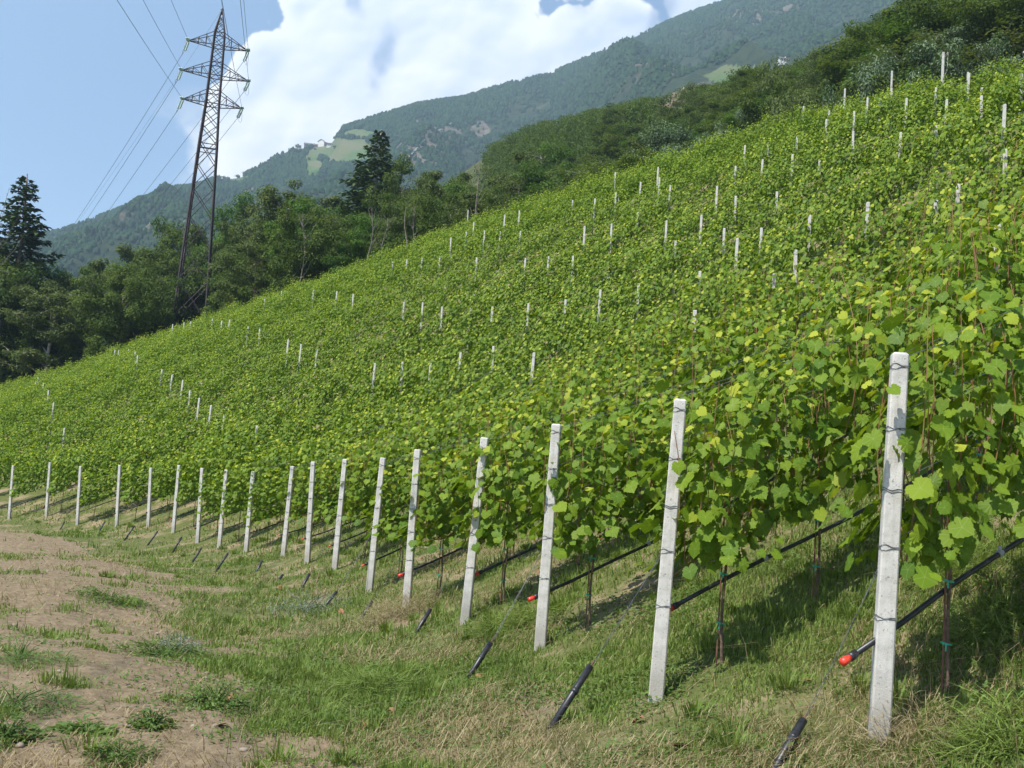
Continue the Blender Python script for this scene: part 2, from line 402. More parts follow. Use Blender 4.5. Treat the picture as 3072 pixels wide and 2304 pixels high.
# ---------------------------------------------------------------- end posts
def post_bm(h, w0=.100, w1=.082, deep=.45):
    b = MB(); lv = [-deep, 0, .4*h, .8*h, h-.012, h]; P = []
    for z in lv:
        w = (w0+(w1-w0)*max(z, 0)/h)/2
        if z == h: w -= .010
        c = w*.42
        ring = [(-w, -w+c*.4), (-w+c*.4, -w), (w-c*.4, -w), (w, -w+c*.4), (w, w-c), (w-c, w), (-w+c, w), (-w, w-c)]
        P += [(x, y, z) for x, y in ring]
    Fc = [(i*8+j, i*8+(j+1) % 8, (i+1)*8+(j+1) % 8, (i+1)*8+j) for i in range(len(lv)-1) for j in range(8)]
    Fc += [tuple(range(8))[::-1], tuple((len(lv)-1)*8+j for j in range(8))]
    b.add(P, Fc); return b
def wrap_bm(w, seed):
    rg = np.random.default_rng(seed); b = MB()
    for k in range(2):
        P = []; ph = rg.uniform(0, 6)
        for a in np.linspace(0, 2*math.pi, 25):
            c, s_ = math.cos(a), math.sin(a); m_ = max(abs(c), abs(s_)); rad = (w/2+.003)/m_*(1 if m_ > .93 else .965)
            P.append((rad*c, rad*s_, (k-.5)*.012+.006*math.sin(2*a+ph)+.004*math.sin(5*a+ph)))
        b.tube(P, .0023, 4, False)
    return b
wrapm = [wrap_bm(.098, i).me('wire_tie', M_wire) for i in range(3)]
postm = {}
def make_post(x, y, z, h, lean, name, label, group, ties, yaw=0.0, w=None, mat=None):
    o = empty(name, (x, y, z)); tag(o, label, 'post', group)
    o.rotation_euler = (0.0, math.asin(max(-.2, min(.2, lean/h))), 0)
    key = (round(h, 1), w)
    if key not in postm:
        postm[key] = (post_bm(h) if w is None else post_bm(h, w, w*.85)).me('shaft', mat or M_post)
    s_ = obj('shaft', postm[key], o); s_.rotation_euler = (0, 0, yaw)
    for i, zz in enumerate(ties):
        ww = obj('wire_tie', wrapm[i % 3], o, (0, 0, zz)); k = (.100-.018*zz/h)/.098
        ww.scale = (k, k, 1); ww.rotation_euler = (0, 0, yaw)
    return o
TIEZ = [.62, .98, 1.28, 1.60, 1.93]
yaw0 = math.atan2(UX, -UY)-math.pi/2+.0
GE = 'white end posts along the foot of the vineyard'
near_words = {1: 'nearest white concrete end post, largest in the picture, with twisted wire ties'}
for k, (x, y, z, h, lean) in enumerate(ROWS, 1):
    z0 = H1(x, y)
    lab = near_words.get(k, 'white concrete end post of the %s vine row from the right' % ordn(k))
    if k == 18: lab = 'white concrete end post nearest the left edge of the photo'
    make_post(x, y, z0, h, lean, 'end_post', lab, GE, TIEZ if k < 12 else [], yaw0-.75)
# ---------------------------------------------------------------- inner posts, placed where the photo shows their tops
inner = [(484,1113),(514,1127),(547,1145),(571,1174),(596,1194),(630,1224),(672,1247),(715,1263),(771,1280),
 (106,1145),(116,1135),(124,1138),(131,1150),(148,1173),(163,1205),(195,1290),
 (345,1053),(357,1053),(375,1048),(385,1050),(405,1055),(416,1065),(519,975),(537,978),(554,968),(574,967),(603,960),(640,957),(665,960),(687,963),(745,980),(780,992),
 (867,1018),(903,1032),(951,1052),(794,895),(815,885),(847,875),(879,872),(940,868),(1011,875),(1063,882),(1100,788),(1137,782),(1178,785),(1220,783),(1267,780),(1322,775),
 (1215,908),(1271,911),(1330,917),(1412,921),(1479,919),(1586,908),(1695,893),(1800,875),(1919,858),
 (1125,1087),(1212,1087),(1296,1090),(1380,1083),(1484,1063),(1597,1060),
 (1308,718),(1356,712),(1401,700),(1452,700),(1501,695),(1560,690),(1432,782),(1515,645),(1558,640),(1601,610),(1717,612),(1783,602),(1422,672),
 (1573,782),(1644,783),(1720,785),(1757,675),(1838,668),(1911,664),(2003,655),(1850,575),(1920,565),(2012,557),(1848,520),(1858,550),(1864,525),(1976,500),(1979,530),
 (2026,740),(2153,562),(2208,620),(2284,685),(2328,613),(2352,530),(2380,500),(2204,506),(2105,640),(2176,725),(2103,475),(2232,437),(2285,480),(2391,412),(2233,485),(2306,430),
 (2100,830),(2175,710),(2213,700),(2088,935),(2315,865),(2394,750),(2430,648),(2600,600),(2462,510),(2337,395),(2306,428),(2408,375),(2477,360),(2562,342),(2564,385),(2576,440),(2565,335),(2638,310),
 (2697,410),(2810,385),(2720,283),(2745,312),(2808,268),(2838,290),(2802,605),(2869,605),(2923,462),(2946,300),(2903,243),(2944,265),(3011,300),(2989,680),(3018,500),
 (2487,333),(2602,290),(2674,270),(2968,218),(3066,243),(2906,215)]
def row_n(k): return ROW_N[k]
ROW_N = {k+1: e[4] for k, e in enumerate(end_full)}
ROW_N[0] = 1.2
for k in range(19, 44): ROW_N[k] = 41.5+2.3*(k-18)
def toe_u(n): return float(np.interp(n, np.concatenate([[-40], _tn, [80]]), np.concatenate([[_tu[0]+14], _tu, [_tu[-1]-24]])))
ni = np.array([ROW_N[k] for k in sorted(ROW_N)]); ki = np.array(sorted(ROW_N))
found = []
D_ = np.arange(6, 92, .2)
for (fx, fy) in inner:
    a = at(fx/3, fy/3, 1.0)[0]
    xs = a*D_; zs = H(xs, D_); s_ = proj(np.stack([xs, D_, zs+2.12], 1))
    ok = (D_ < crestD(xs, D_)+2)
    e = np.where(ok & (upslope(xs, D_) > 2), np.abs(s_[:, 1]-fy/3), 999)
    Db = D_[np.argmin(e)]
    nn = Db*(a*N2[0]+N2[1]); k = int(ki[np.argmin(np.abs(ni-nn))])
    D2 = ROW_N[k]/(a*N2[0]+N2[1]); x, y = a*D2, D2
    z = H1(x, y); sc = proj([x, y, z+2.12])[0]
    h = 2.12+(sc[1]-fy/3)*D2/F
    h = float(np.clip(h+.03, 2.06, 2.36))
    found.append((k, x*U2[0]+y*U2[1], x, y, z, h))
found.sort()
cnt = {}; last = {}
for k, u, x, y, z, h in found:
    if k in last and u-last[k] < .7: continue
    last[k] = u; cnt[k] = cnt.get(k, 0)+1
    make_post(x, y, z, h, R.uniform(-.05, .05), 'trellis_post',
              'grey concrete post top among vines, %s uphill in the %s row from the right' % (ordn(cnt[k]), ordn(max(k, 1))),
              'concrete posts standing inside the vineyard', [h-.12] if math.hypot(x, y) < 26 else [], yaw0-.75, .086)
# taller poles on the upper edge of the vineyard
tall = [(2830,157,225,.11,'tall pale pole rising above the vines before the dark shrubs at upper right','concrete_pole'),
        (2997,90,120,.10,'short pale pole against the dark trees near the top right corner','concrete_pole'),
        (2676,213,232,.10,'pale pole beneath the silvery shrub at the upper vineyard edge','concrete_pole'),
        (2535,266,315,.09,'slim pale pole left of the silvery shrubs on the vineyard skyline','concrete_pole'),
        (2411,315,365,.09,'pale pole on the vineyard skyline below the brown slope','concrete_pole')]
for fx, fy, fb, w, lab, nm in tall:
    a = at(fx/3, fy/3, 1.0)[0]; D = float(np.interp(a, cr_az, cr_y))+{2997: 30, 2676: 7}.get(fx, .5); x, y = a*D, D
    z = H1(x, y); h = at(fx/3, fy/3, D)[2]-z
    make_post(x, y, z, h, 0, nm, lab, 'poles along the upper edge of the vineyard', [], 0, w)
def stake(fx, fy, D, r, mat, name, label):
    p = at(fx/3, fy/3, D); z = H1(p[0], p[1]); b = MB(); L = p[2]-z
    b.tube([(0, 0, -.3), (.02, 0, L*.5), (0, .02, L)], [r, r*.9, r*.8], 7)
    return tag(obj(name, b.me(name, mat), None, (p[0], p[1], z)), label, 'pole')
stake(1405, 630, 67.5, .07, M_pale, 'wooden_stake', 'bright peeled wooden stake standing on the vineyard skyline beside the bare trunk')
stake(2331, 278, 175, .14, M_pale, 'wooden_stake', 'slender pale pole on the bare brown patch of the wooded slope')
# ---------------------------------------------------------------- anchors, hoses, wires
rowlen = {}
for k in range(1, 19):
    x, y = ROWS[k-1][:2]
    far = 26 if k < 6 else (16 if k < 12 else 9)
    rowlen[k] = far
def on_row(k, s):
    """point s metres uphill of the end post of row k"""
    x, y = ROWS[k-1][:2]; return x+UX*s, y+UY*s
stub = {1:(2410,2160,2335,2290),2:(1772,1998,1655,2180),3:(1472,1928,1405,2035),4:(1291,1828,1245,1905),5:(1116,1805,1080,1862),6:(1010,1775,975,1818),
        7:(928,1722,905,1765),8:(848,1725,832,1745),9:(786,1682,770,1715),10:(684,1660,645,1718),11:(604,1645,575,1690),12:(545,1611,515,1662),13:(473,1594,443,1636),14:(403,1578,373,1622),15:(315,1565,295,1598),16:(193,1566,180,1590)}
GA = 'black sleeved anchor rods below the end posts'
for k, (tx, ty, bx, by) in stub.items():
    r = ROWS[k-1]; a = at(bx/3, by/3, 1.0)[0]
    Ds = np.arange(2.5, 40, .02); zz = H(a*Ds, Ds); py = proj(np.stack([a*Ds, Ds, zz], 1))[:, 1]
    D = float(Ds[np.argmin(np.abs(py-by/3))]); x, y = a*D, D; z = H1(x, y)
    tp = at(tx/3, ty/3, D+.18)
    ax = np.array([tp[0]-x, tp[1]-y, tp[2]-z])
    L = np.linalg.norm(ax); ax = ax/L; L = min(L, .75)
    o = empty('anchor_rod', (x, y, z))
    tag(o, ('black sleeved anchor rod below the end post of the %s row from the right' % ordn(k)) if k > 1 else
        'large black anchor sleeve cut by the bottom edge below the nearest post', 'anchor', GA)
    b = MB(); b.tube([-.15*ax, ax*L*.5+np.array([0, 0, .004]), ax*L], [.024, .024, .023], 10)
    b.tube([ax*L*.55, ax*L*.62], [.027, .027], 10); obj('sleeve', b.me('sleeve', M_hose, True), o)
    b = MB(); e = np.array([r[0]-x, r[1]-y, r[2]+.95-z]); b.tube([ax*L*.9, ax*(L+.05)], .006, 5)
    obj('rod', b.me('rod', M_rod), o)
    if k <= 7:
        b = MB(); p0 = ax*(L+.03); b.tube([p0, e], .0018, 4); b.tube([p0+np.array([.01, 0, 0]), p0*.6+e*.4+np.array([.012, 0, .004]), e+np.array([0, 0, .03])], .0014, 4)
        g_ = obj('guy_wire', b.me('guy_wire', M_wire), None, (x, y, z))
        tag(g_, 'thin twisted guy wire from the anchor up to the end post of the %s row' % ordn(k), 'wire', 'guy wires of the end posts')
for k in range(1, 19):
    sx = {1: -.26, 2: .10, 4: .12}.get(k, -.12); S = np.arange(sx, rowlen[k], .45)
    rg = np.random.default_rng(50+k)
    xy = np.array([on_row(k, s) for s in S])+N2*(.02)+np.stack([rg.normal(0, .006, len(S))]*2, 1)
    zb = H(xy[:, 0], xy[:, 1])
    c = np.polyfit(S, zb, 3); zl = np.polyval(c, S)
    zl = zl+.49+.03*np.sin(S*1.15+k)-.05*sm(.9, 0, S)
    P = np.stack([xy[:, 0], xy[:, 1], zl], 1)
    xy0 = np.array([P[0, 0], P[0, 1], P[0, 2]]); P = P-xy0
    o = empty('irrigation_hose', xy0)
    tag(o, 'black irrigation hose with red end cap hung along the %s vine row from the right' % ordn(k), 'hose', 'black drip hoses along the vine rows')
    b = MB(); b.tube(P, .0155 if k < 5 else .014, 8); obj('tube', b.me('tube', M_hose, True), o)
    d = P[1]-P[0]; d /= np.linalg.norm(d)
    b = MB(); b.tube([-d*.035, -d*.028, d*.0, d*.03], np.array([.012, .024, .024, .020])*(.88 if k < 6 else .6 if k < 10 else .4), 12); obj('end_cap', b.me('end_cap', M_red, True), o)
    b = MB(); b.tube([d*.03, d*.05, d*.085], [.022, .024, .019], 10); obj('collar', b.me('collar', M_hose, True), o)
    if k < 7:
        for s in np.arange(1.3, 7, 1.05):
            i = int((s-sx)/.45); p = P[i]; b = MB(); b.tube([p-d*.02, p+d*.02], .021, 8); b.box(p+[-.008, -.008, .01], p+[.008, .008, .045])
            obj('drip_clip', b.me('drip_clip', M_clip if int(s*3) % 2 else M_hose), o)
for k in range(1, 12):
    r = ROWS[k-1]
    for hz, hn in ((.98, 'lowest'), (1.28, 'lower'), (1.60, 'upper'), (1.93, 'top')):
        S = np.arange(0.0, rowlen[k], .9); xy = np.array([on_row(k, s) for s in S]); zl = np.polyval(np.polyfit(S, H(xy[:, 0], xy[:, 1]), 3), S)
        hh = hz+.02*np.sin(S*1.1+hz*9); hh[0] = hz
        b = MB()
        off = N2*.05
        for sg in (-1, 1):
            P = np.stack([xy[:, 0]+off[0]*sg*np.minimum(S/1.2+.9, 1)-xy[0, 0], xy[:, 1]+off[1]*sg-xy[0, 1], zl+hh-zl[0]+.008*sg*np.sin(S*2.3)], 1)
            b.tube(P, .0019, 4, False)
        w_ = obj('trellis_wire', b.me('trellis_wire', M_wire), None, (xy[0, 0], xy[0, 1], zl[0]))
        tag(w_, 'thin steel %s trellis wire pair of the %s vine row from the right' % (hn, ordn(k)), 'wire', 'steel trellis wires along the rows')
# ---------------------------------------------------------------- grape vines
_lf = [(.09,-.10),(.24,-.17),(.40,-.10),(.46,-.02),(.55,.02),(.49,.15),(.60,.26),(.58,.36),(.64,.46),(.50,.53),(.44,.60),(.42,.70),(.31,.72),(.24,.84),(.12,.90)]
LEAF = [(0,.05)]+_lf+[(0,1.03)]+[(-a*.94, b*1.03) for a, b in _lf[::-1]]
LEAF_LO = [(0,0),(.45,-.05),(.52,.45),(0,1.0),(-.52,.45),(-.45,-.05)]
def leaves(P, Nn, Ax, size, tone, lo=False, fold=None):
    """palmate leaves at P with normals Nn and tip directions Ax"""
    Nn = Nn/np.linalg.norm(Nn, axis=1)[:, None]
    Ax = Ax-(Ax*Nn).sum(1)[:, None]*Nn; Ax /= np.linalg.norm(Ax, axis=1)[:, None]+1e-9
    B = np.cross(Nn, Ax)
    T = np.array(LEAF_LO if lo else LEAF); 
    if not lo: T = np.concatenate([T, [[0, .36]]])
    m = len(T); rad = np.hypot(T[:, 0], T[:, 1]-.36)
    zz = -.30*rad**2+.16*np.abs(T[:, 0])
    if not lo: zz[:-1] += .03*np.cos(np.arange(m-1)*2.1)
    n = len(P)
    cup = R.uniform(-.4, 2.4, n)
    V = P[:, None]+size[:, None, None]*(T[None, :, 0, None]*B[:, None]+T[None, :, 1, None]*Ax[:, None]+(zz[None]*cup[:, None])[:, :, None]*Nn[:, None])
    if lo: Ft = np.array([(0, 1, 2), (0, 2, 3), (0, 3, 4), (0, 4, 5)])
    else: Ft = np.array([(m-1, i, (i+1) % (m-1)) for i in range(m-1)])
    Fc = (np.arange(n)[:, None, None]*m+Ft[None]).reshape(-1, 3)
    if not lo:
        vn_ = np.array([1.0 if i_ in (8, 16, 24, 3, 29, m-1) else 0.0 for i_ in range(m)])
        return V.reshape(-1, 3), Fc, np.repeat(tone, m)+np.tile(vn_, n)*10.0
    return V.reshape(-1, 3), Fc, np.repeat(tone, m)
def vine_foliage(rg, g, lo=False, dens=1.0):
    pos = []; nor = []; ax = []; sz = []; tn = []; canes = []
    ns = 16; vig = rg.normal(0, .09); thk = rg.uniform(.75, 1.35)
    for i in range(ns):
        x0 = -.50+1.00*(i+.5)/ns+rg.normal(0, .03); top = rg.uniform(1.90, 2.22)+vig+(rg.uniform(.1, .38) if rg.random() < .24 else 0)
        y0 = rg.normal(0, .03); amp = rg.normal(0, .10); lx = rg.normal(0, .10)
        zz = np.arange(.86, top, .049/dens)
        f = (zz-.8)/(top-.8)
        cx = x0+lx*f; cy = y0+amp*np.sin(f*3)+rg.normal(0, .04)*f
        canes.append(np.stack([cx[::4], cy[::4], zz[::4]], 1))
        for j, z in enumerate(zz):
            sd_ = 1 if (j+i) % 2 else -1
            if rg.random() < .08: continue
            o = rg.uniform(.05, .25)*(1-.35*f[j])*thk
            pos.append((cx[j]+rg.normal(0, .06), cy[j]+sd_*o, z+rg.normal(-.01, .03)))
            ff = f[j]
            nor.append((rg.normal(0, .45), sd_*rg.uniform(.4, 1.25)*(1-.4*ff**3)+rg.normal(0, .22), rg.uniform(.15, .9)+.35*ff**3))
            ax.append((rg.normal(0, .5), sd_*.45, -1.0+rg.normal(0, .3)))
            sz.append(rg.choice([rg.uniform(.055, .09), rg.uniform(.08, .122)])*(1-.42*max(0, ff-.6)/.4))
            tn.append(np.clip(rg.normal(.36+.28*ff, .2)+(.28 if (ff > .93 or rg.random() < .08) else 0), 0, 1))
    for j in range(int(150*dens)):   # laterals and the low skirt
        z = rg.choice([rg.uniform(.80, 1.1), rg.uniform(.9, 2.1), rg.uniform(.95, 2.1)]); s_ = rg.choice([-1, 1])
        pos.append((rg.uniform(-.56, .56), s_*abs(rg.normal(.20, .13))*thk, z)); nor.append((rg.normal(0, .4), s_*rg.uniform(.3, 1), rg.uniform(.2, 1)))
        ax.append((rg.normal(0, .6), s_*.4, -1)); sz.append(rg.uniform(.05, .112)); tn.append(np.clip(rg.normal(.36, .22), 0, 1))
    pos = np.array(pos); pos[:, 2] += g*pos[:, 0]
    for c in canes: c[:, 2] += g*c[:, 0]
    V, Fc, tt = leaves(pos, np.array(nor), np.array(ax), np.array(sz), np.array(tn), lo)
    return V, Fc, tt, canes
NV = 8; G_ = 0.0
GS = [.15, .32, .45, .58, .72]
vmesh = {}; cmesh = {}; tmesh = []
def shear(a, g): a = a.copy(); a[:, 2] += g*a[:, 0]; return a
for i in range(NV):
    V, Fc, tt, canes = vine_foliage(np.random.default_rng(300+i), 0.0)
    for gi, g in enumerate(GS):
        vmesh[i, gi] = mesh('foliage', shear(V, g), Fc, M_vine, {'tone': np.where(tt >= 10, tt-10, tt), 'vein': (tt >= 10)*1.0})
        b = MB()
        for c in canes: b.tube(shear(c, g), np.linspace(.0045, .0025, len(c)), 4, False)
        b.tube([(-.5, 0, .82-.5*g), (-.2, .02, .84-.2*g), (.02, 0, .80)], [.007, .009, .011], 6)
        b.tube([(.5, 0, .84+.5*g), (.2, -.02, .84+.2*g), (.02, 0, .80)], [.007, .009, .011], 6)
        cmesh[i, gi] = b.me('shoots', M_cane)
    b = MB(); zz = np.linspace(-.12, .82, 9)
    b.tube(np.stack([.015*np.sin(zz*7+i)+.01, .012*np.cos(zz*5+i), zz], 1), np.linspace(.0125, .009, 9)*(1+.15*np.sin(np.arange(9)*2.3)), 7)
    tmesh.append(b.me('trunk', M_vbark, True))
b = MB(); b.tube([(-.03, 0, -.1), (-.028, .004, 1.3)], .006, 6); rodmesh = b.me('support_rod', M_rod)
tiem = []
for zz in (.28, .62):
    b = MB(); b.tube([(-.045, -.01, zz), (-.02, .022, zz+.004), (.022, .012, zz), (.01, -.02, zz-.004), (-.03, -.018, zz), (-.05, .0, zz+.01)], .0055, 5)
    b.tube([(-.04, -.02, zz), (-.055, -.03, zz-.035)], .004, 4)
    tiem.append(b.me('green_tie', M_tie))
spots = []
for k in sorted(ROW_N):
    n = ROW_N[k]; u0 = toe_u(n)
    if k in range(1, 19): u0 = ROWS[k-1][0]*U2[0]+ROWS[k-1][1]*U2[1]
    for j in range(0, 90):
        u = u0+.52+1.05*j+.06*math.sin(j*7.7+k); x = u*U2[0]+n*N2[0]; y = u*U2[1]+n*N2[1]
        if y < 2 or y > crestD(x, y)+2.2: continue
        s_ = proj([x, y, H1(x, y)+1.5])[0]
        if s_[2] < 1 or not (-120 < s_[0] < 1150) or not (-120 < s_[1] < 760): continue
        if k == 0 and s_[0] < 1100: continue
        spots.append((math.hypot(x, y), k, j+1, x, y))
spots.sort()
ang = math.atan2(UY, UX)
rest = []
for i, (d, k, j, x, y) in enumerate(spots):
    if i >= 300: rest.append((k, j, x, y)); continue
    z = H1(x, y); v = (k*7+j*3+(k*j) % 5) % NV
    o = empty('grapevine', (x, y, z), ang+(math.pi if False else 0))
    g1 = (H1(x+UX*.6, y+UY*.6)-H1(x-UX*.6, y-UY*.6))/1.2; gi = int(np.argmin([abs(g1-q) for q in GS]))
    sy = 1.0 if (j+k) % 2 else -1.0
    if j <= 1 and k > 0: lab = 'leafy grapevine growing right behind the end post of the %s row from the right' % ordn(k)
    else: lab = 'leafy grapevine, %s plant uphill of the end post in the %s row from right' % (ordn(j), ordn(max(k, 1)))
    if k == 0: lab = 'leafy grapevine at the right frame edge, %s plant of the outermost row' % ordn(j)
    tag(o, lab, 'grapevine', 'grapevines trained in rows up the slope')
    vs = float(np.random.default_rng(i+9000).choice([.88, .95, 1.0, 1.04, 1.1])); fo = obj('foliage', vmesh[v, gi], o); fo.scale = (1, sy*(.8+.25*vs), vs)
    obj('trunk', tmesh[v], o)
    if d < 24:
        c_ = obj('shoots', cmesh[v, gi], o); c_.scale = (1, sy*(.8+.25*vs), vs)
    if d < 18:
        obj('support_rod', rodmesh, o)
        for m_ in tiem: obj('green_tie', m_, o)
VV = []; FF = []; TT = []; nb = 0
lo = [vine_foliage(np.random.default_rng(800+i), G_, True, .85) for i in range(6)]
ca, sa = math.cos(ang), math.sin(ang)
for (k, j, x, y) in rest:
    V, Fc, tt, _ = lo[(k*5+j*3) % 6]; V = V.copy()
    if (j+k) % 2: V[:, 1] *= -1
    V[:, 2] *= [.88, .95, 1.0, 1.05, 1.1][(k*3+j*7+(j*k) % 4) % 5]; z = H1(x, y); V[:, 2] += V[:, 0]*(H1(x+UX*.6, y+UY*.6)-H1(x-UX*.6, y-UY*.6))/1.2; W = np.stack([x+V[:, 0]*ca-V[:, 1]*sa, y+V[:, 0]*sa+V[:, 1]*ca, z+V[:, 2]*1.0], 1)
    VV.append(W); FF.append(Fc+nb); TT.append(tt); nb += len(V)
if VV:
    o = obj('distant_grapevines', mesh('distant_grapevines', np.concatenate(VV), np.concatenate(FF), M_vine, {'tone': np.concatenate(TT)}))
    tag(o, 'dense green mass of far vine rows rising to the skyline of the vineyard', 'vineyard', None, 'stuff')
print('VINES', len(spots), 'rest', len(rest), 'posts', sum(cnt.values()))
# ---------------------------------------------------------------- trees
def cards(P, Nn, Ax, L, W, tone):
    Nn = Nn/(np.linalg.norm(Nn, axis=1)[:, None]+1e-9)
    Ax = Ax-(Ax*Nn).sum(1)[:, None]*Nn; Ax /= np.linalg.norm(Ax, axis=1)[:, None]+1e-9
    B = np.cross(Nn, Ax); n = len(P); L = np.broadcast_to(L, n)[:, None]; W = np.broadcast_to(W, n)[:, None]
    V = np.stack([P, P+Ax*L*.45+B*W*.5+Nn*L*.06, P+Ax*L-Nn*L*.08, P+Ax*L*.45-B*W*.5+Nn*L*.06], 1)
    return V.reshape(-1, 3), (np.arange(n)[:, None]*4+np.arange(4)[None]), np.repeat(tone, 4)
def broadleaf(seed, Ht=13.0, wid=7.5, base=.16, nclus=75, per=170, ls=.27, spread=1.0, bare=False):
    rg = np.random.default_rng(seed); b = MB(); cl = []
    zz = np.linspace(-.6, Ht*.8, 10); bend = rg.normal(0, .035*Ht, 2); w_ = rg.uniform(0, 6)
    tx = bend[0]*(zz/Ht)**2+.12*np.sin(zz*.8+w_); ty = bend[1]*(zz/Ht)**2+.12*np.cos(zz*.7+w_)
    b.tube(np.stack([tx, ty, zz], 1), Ht*.016*(1-zz/Ht*.95)+.02, 8)
    nl = 15
    for i in range(nl):
        h0 = Ht*(base+.62*(i/nl)+rg.uniform(0, .05)); a = i*2.4+rg.normal(0, .4)
        env = wid/2*(1.0-.55*((h0/Ht-.30)/.7)**2)
        L = env*rg.uniform(.65, 1.1); up = L*rg.uniform(.25, .9)
        x0, y0 = np.interp(h0, zz, tx), np.interp(h0, zz, ty); s_ = np.linspace(0, 1, 6)
        P = np.stack([x0+np.cos(a)*L*s_, y0+np.sin(a)*L*s_, h0+up*s_**1.3+.12*np.sin(s_*6+i)], 1)
        b.tube(P, Ht*.007*(1-s_*.85), 6)
        for q in (.55, .8, 1.0):
            c = P[0]*0+np.array([np.interp(q, s_, P[:, j]) for j in range(3)])
            cl.append(c)
            for _ in range(2):
                e = c+rg.normal(0, 1, 3)*[.9, .9, .6]*wid/7.5
                b.tube([c, (c+e)/2+rg.normal(0, .08, 3), e], [Ht*.003, Ht*.002, .006], 4, False); cl.append(e)
    while len(cl) < nclus:
        th = rg.uniform(0, 6.28); hz = rg.uniform(base+.05, 1.0); r_ = wid/2*math.sqrt(max(0, 1-((hz-.48)/.56)**2))*rg.uniform(.45, 1.0)
        cl.append(np.array([r_*np.cos(th)+tx[-1]*hz, r_*np.sin(th)+ty[-1]*hz, hz*Ht]))
    for _ in range(5): cl.append(np.array([tx[-1]+rg.normal(0, .6), ty[-1]+rg.normal(0, .6), Ht*rg.uniform(.9, 1.0)]))
    cl = np.array(cl); n = len(cl)*per
    ci = np.repeat(np.arange(len(cl)), per); rc = rg.uniform(.65, 1.15, len(cl))*wid/7.5*spread
    dvec = rg.normal(0, 1, (n, 3)); dvec /= np.linalg.norm(dvec, axis=1)[:, None]; rad = rg.uniform(.2, 1, n)**.5
    P = cl[ci]+dvec*(rc[ci]*rad)[:, None]*[1, 1, .62]
    if bare:
        keep = rg.random(n) < .45; P = P[keep]; dvec = dvec[keep]; ci = ci[keep]; n = len(P)
    Nn = dvec*.7+[0, 0, .75]+rg.normal(0, .45, (n, 3)); Ax = dvec+[0, 0, -.35]+rg.normal(0, .5, (n, 3))
    ct = rg.normal(.45, .22, len(cl)); tone = np.clip(ct[ci]+rg.normal(0, .15, n), 0, 1)
    V, Fc, tt = cards(P, Nn, Ax, ls*rg.uniform(.7, 1.3, n), ls*.62, tone)
    return b, V, Fc, tt
def spruce(seed, Ht=20.0, wid=8.0, base=.06, dens=.85):
    rg = np.random.default_rng(seed); b = MB(); zz = np.linspace(-.6, Ht, 12)
    b.tube(np.stack([.1*np.sin(zz*.3), .08*np.cos(zz*.25), zz], 1), np.linspace(.26, .03, 12), 8)
    Ps = []; Ns = []; As = []; Ls = []; tn = []
    z = Ht*base
    while z < Ht*.995:
        f = z/Ht; nb_ = 6 if f < .85 else 4; a0 = rg.uniform(0, 6)
        for i in range(nb_):
            if rg.random() < .12: continue
            a = a0+i*2*math.pi/nb_+rg.normal(0, .2); L = wid/2*((1-f)**.86)*rg.uniform(.62, 1.22)+.15
            s_ = np.linspace(0, 1, 7); dr = -.20*L*s_+(.16*L)*s_**3.0; di = np.array([np.cos(a), np.sin(a)])
            P = np.stack([di[0]*L*s_, di[1]*L*s_, z+dr+L*.10*s_*(f > .7)], 1)
            b.tube(P, np.linspace(.05*(1-f)+.015, .006, 7), 4, False)
            m = int(dens*(12+L*30)); q = rg.uniform(.12, 1.0, m)**.85
            side = rg.choice([-1, 1], m); lat = rg.uniform(0, 1, m)*.30*L*(1-q*.65)*side
            c = np.stack([np.interp(q, s_, P[:, j]) for j in range(3)], 1)
            c[:, 0] += -di[1]*lat; c[:, 1] += di[0]*lat; c[:, 2] -= np.abs(lat)*.25+rg.uniform(0, .12, m)
            Ps.append(c); k = np.stack([di[0]*.7-di[1]*side*.8, di[1]*.7+di[0]*side*.8, -.35-rg.uniform(0, .9, m)], 1)
            As.append(k+rg.normal(0, .2, (m, 3))); Ns.append(np.stack([rg.normal(0, .5, m), rg.normal(0, .5, m), np.ones(m)], 1))
            Ls.append(rg.uniform(.32, .62, m)*(.45+.55*min(1, L/2.0))); tn.append(np.clip(rg.normal(.25+.5*q, .2), 0, 1))
        z += .34+.24*(1-f)
    P = np.concatenate(Ps); n = len(P)
    V, Fc, tt = cards(P, np.concatenate(Ns), np.concatenate(As), np.concatenate(Ls), .19, np.concatenate(tn))
    return b, V, Fc, tt
KIND = {}
def reg(name, gen, mat, bark, Ht, wid):
    b, V, Fc, tt = gen
    KIND[name] = (b.me('trunk', bark, True), mesh('crown', V, Fc, mat, {'tone': tt}), Ht, wid, (V, Fc, tt))
reg('oak', broadleaf(11, 13, 9, .10, 95, 190, .27), M_wood1, M_bark, 13, 9)
reg('oak2', broadleaf(12, 13, 8, .12, 90, 180, .25), M_wood1, M_bark, 13, 8)
reg('locust', broadleaf(13, 14, 8, .14, 100, 150, .24, .8), M_wood2, M_bark, 14, 8)
reg('locust2', broadleaf(14, 14, 7, .2, 90, 130, .22, .75), M_wood2, M_pale, 14, 7)
reg('ash', broadleaf(15, 13, 8, .10, 95, 180, .24, .95), M_wood4, M_bark, 13, 8)
reg('silver', broadleaf(16, 9, 8, .08, 90, 150, .22, .8), M_wood3, M_pale, 9, 8)
reg('thin', broadleaf(17, 14, 6, .2, 80, 90, .2, .7, True), M_wood2, M_pale, 14, 6)
reg('bush', broadleaf(18, 6, 7, .03, 80, 150, .2, .9), M_wood1, M_bark, 6, 7)
reg('bush2', broadleaf(19, 6, 8, .03, 85, 140, .2, .95), M_wood2, M_bark, 6, 8)
reg('spruce', spruce(31), M_spruce, M_bark, 20, 8)
reg('spruce2', spruce(32, 17, 8.5, .25, .7), M_spruce, M_pale, 17, 8.5)
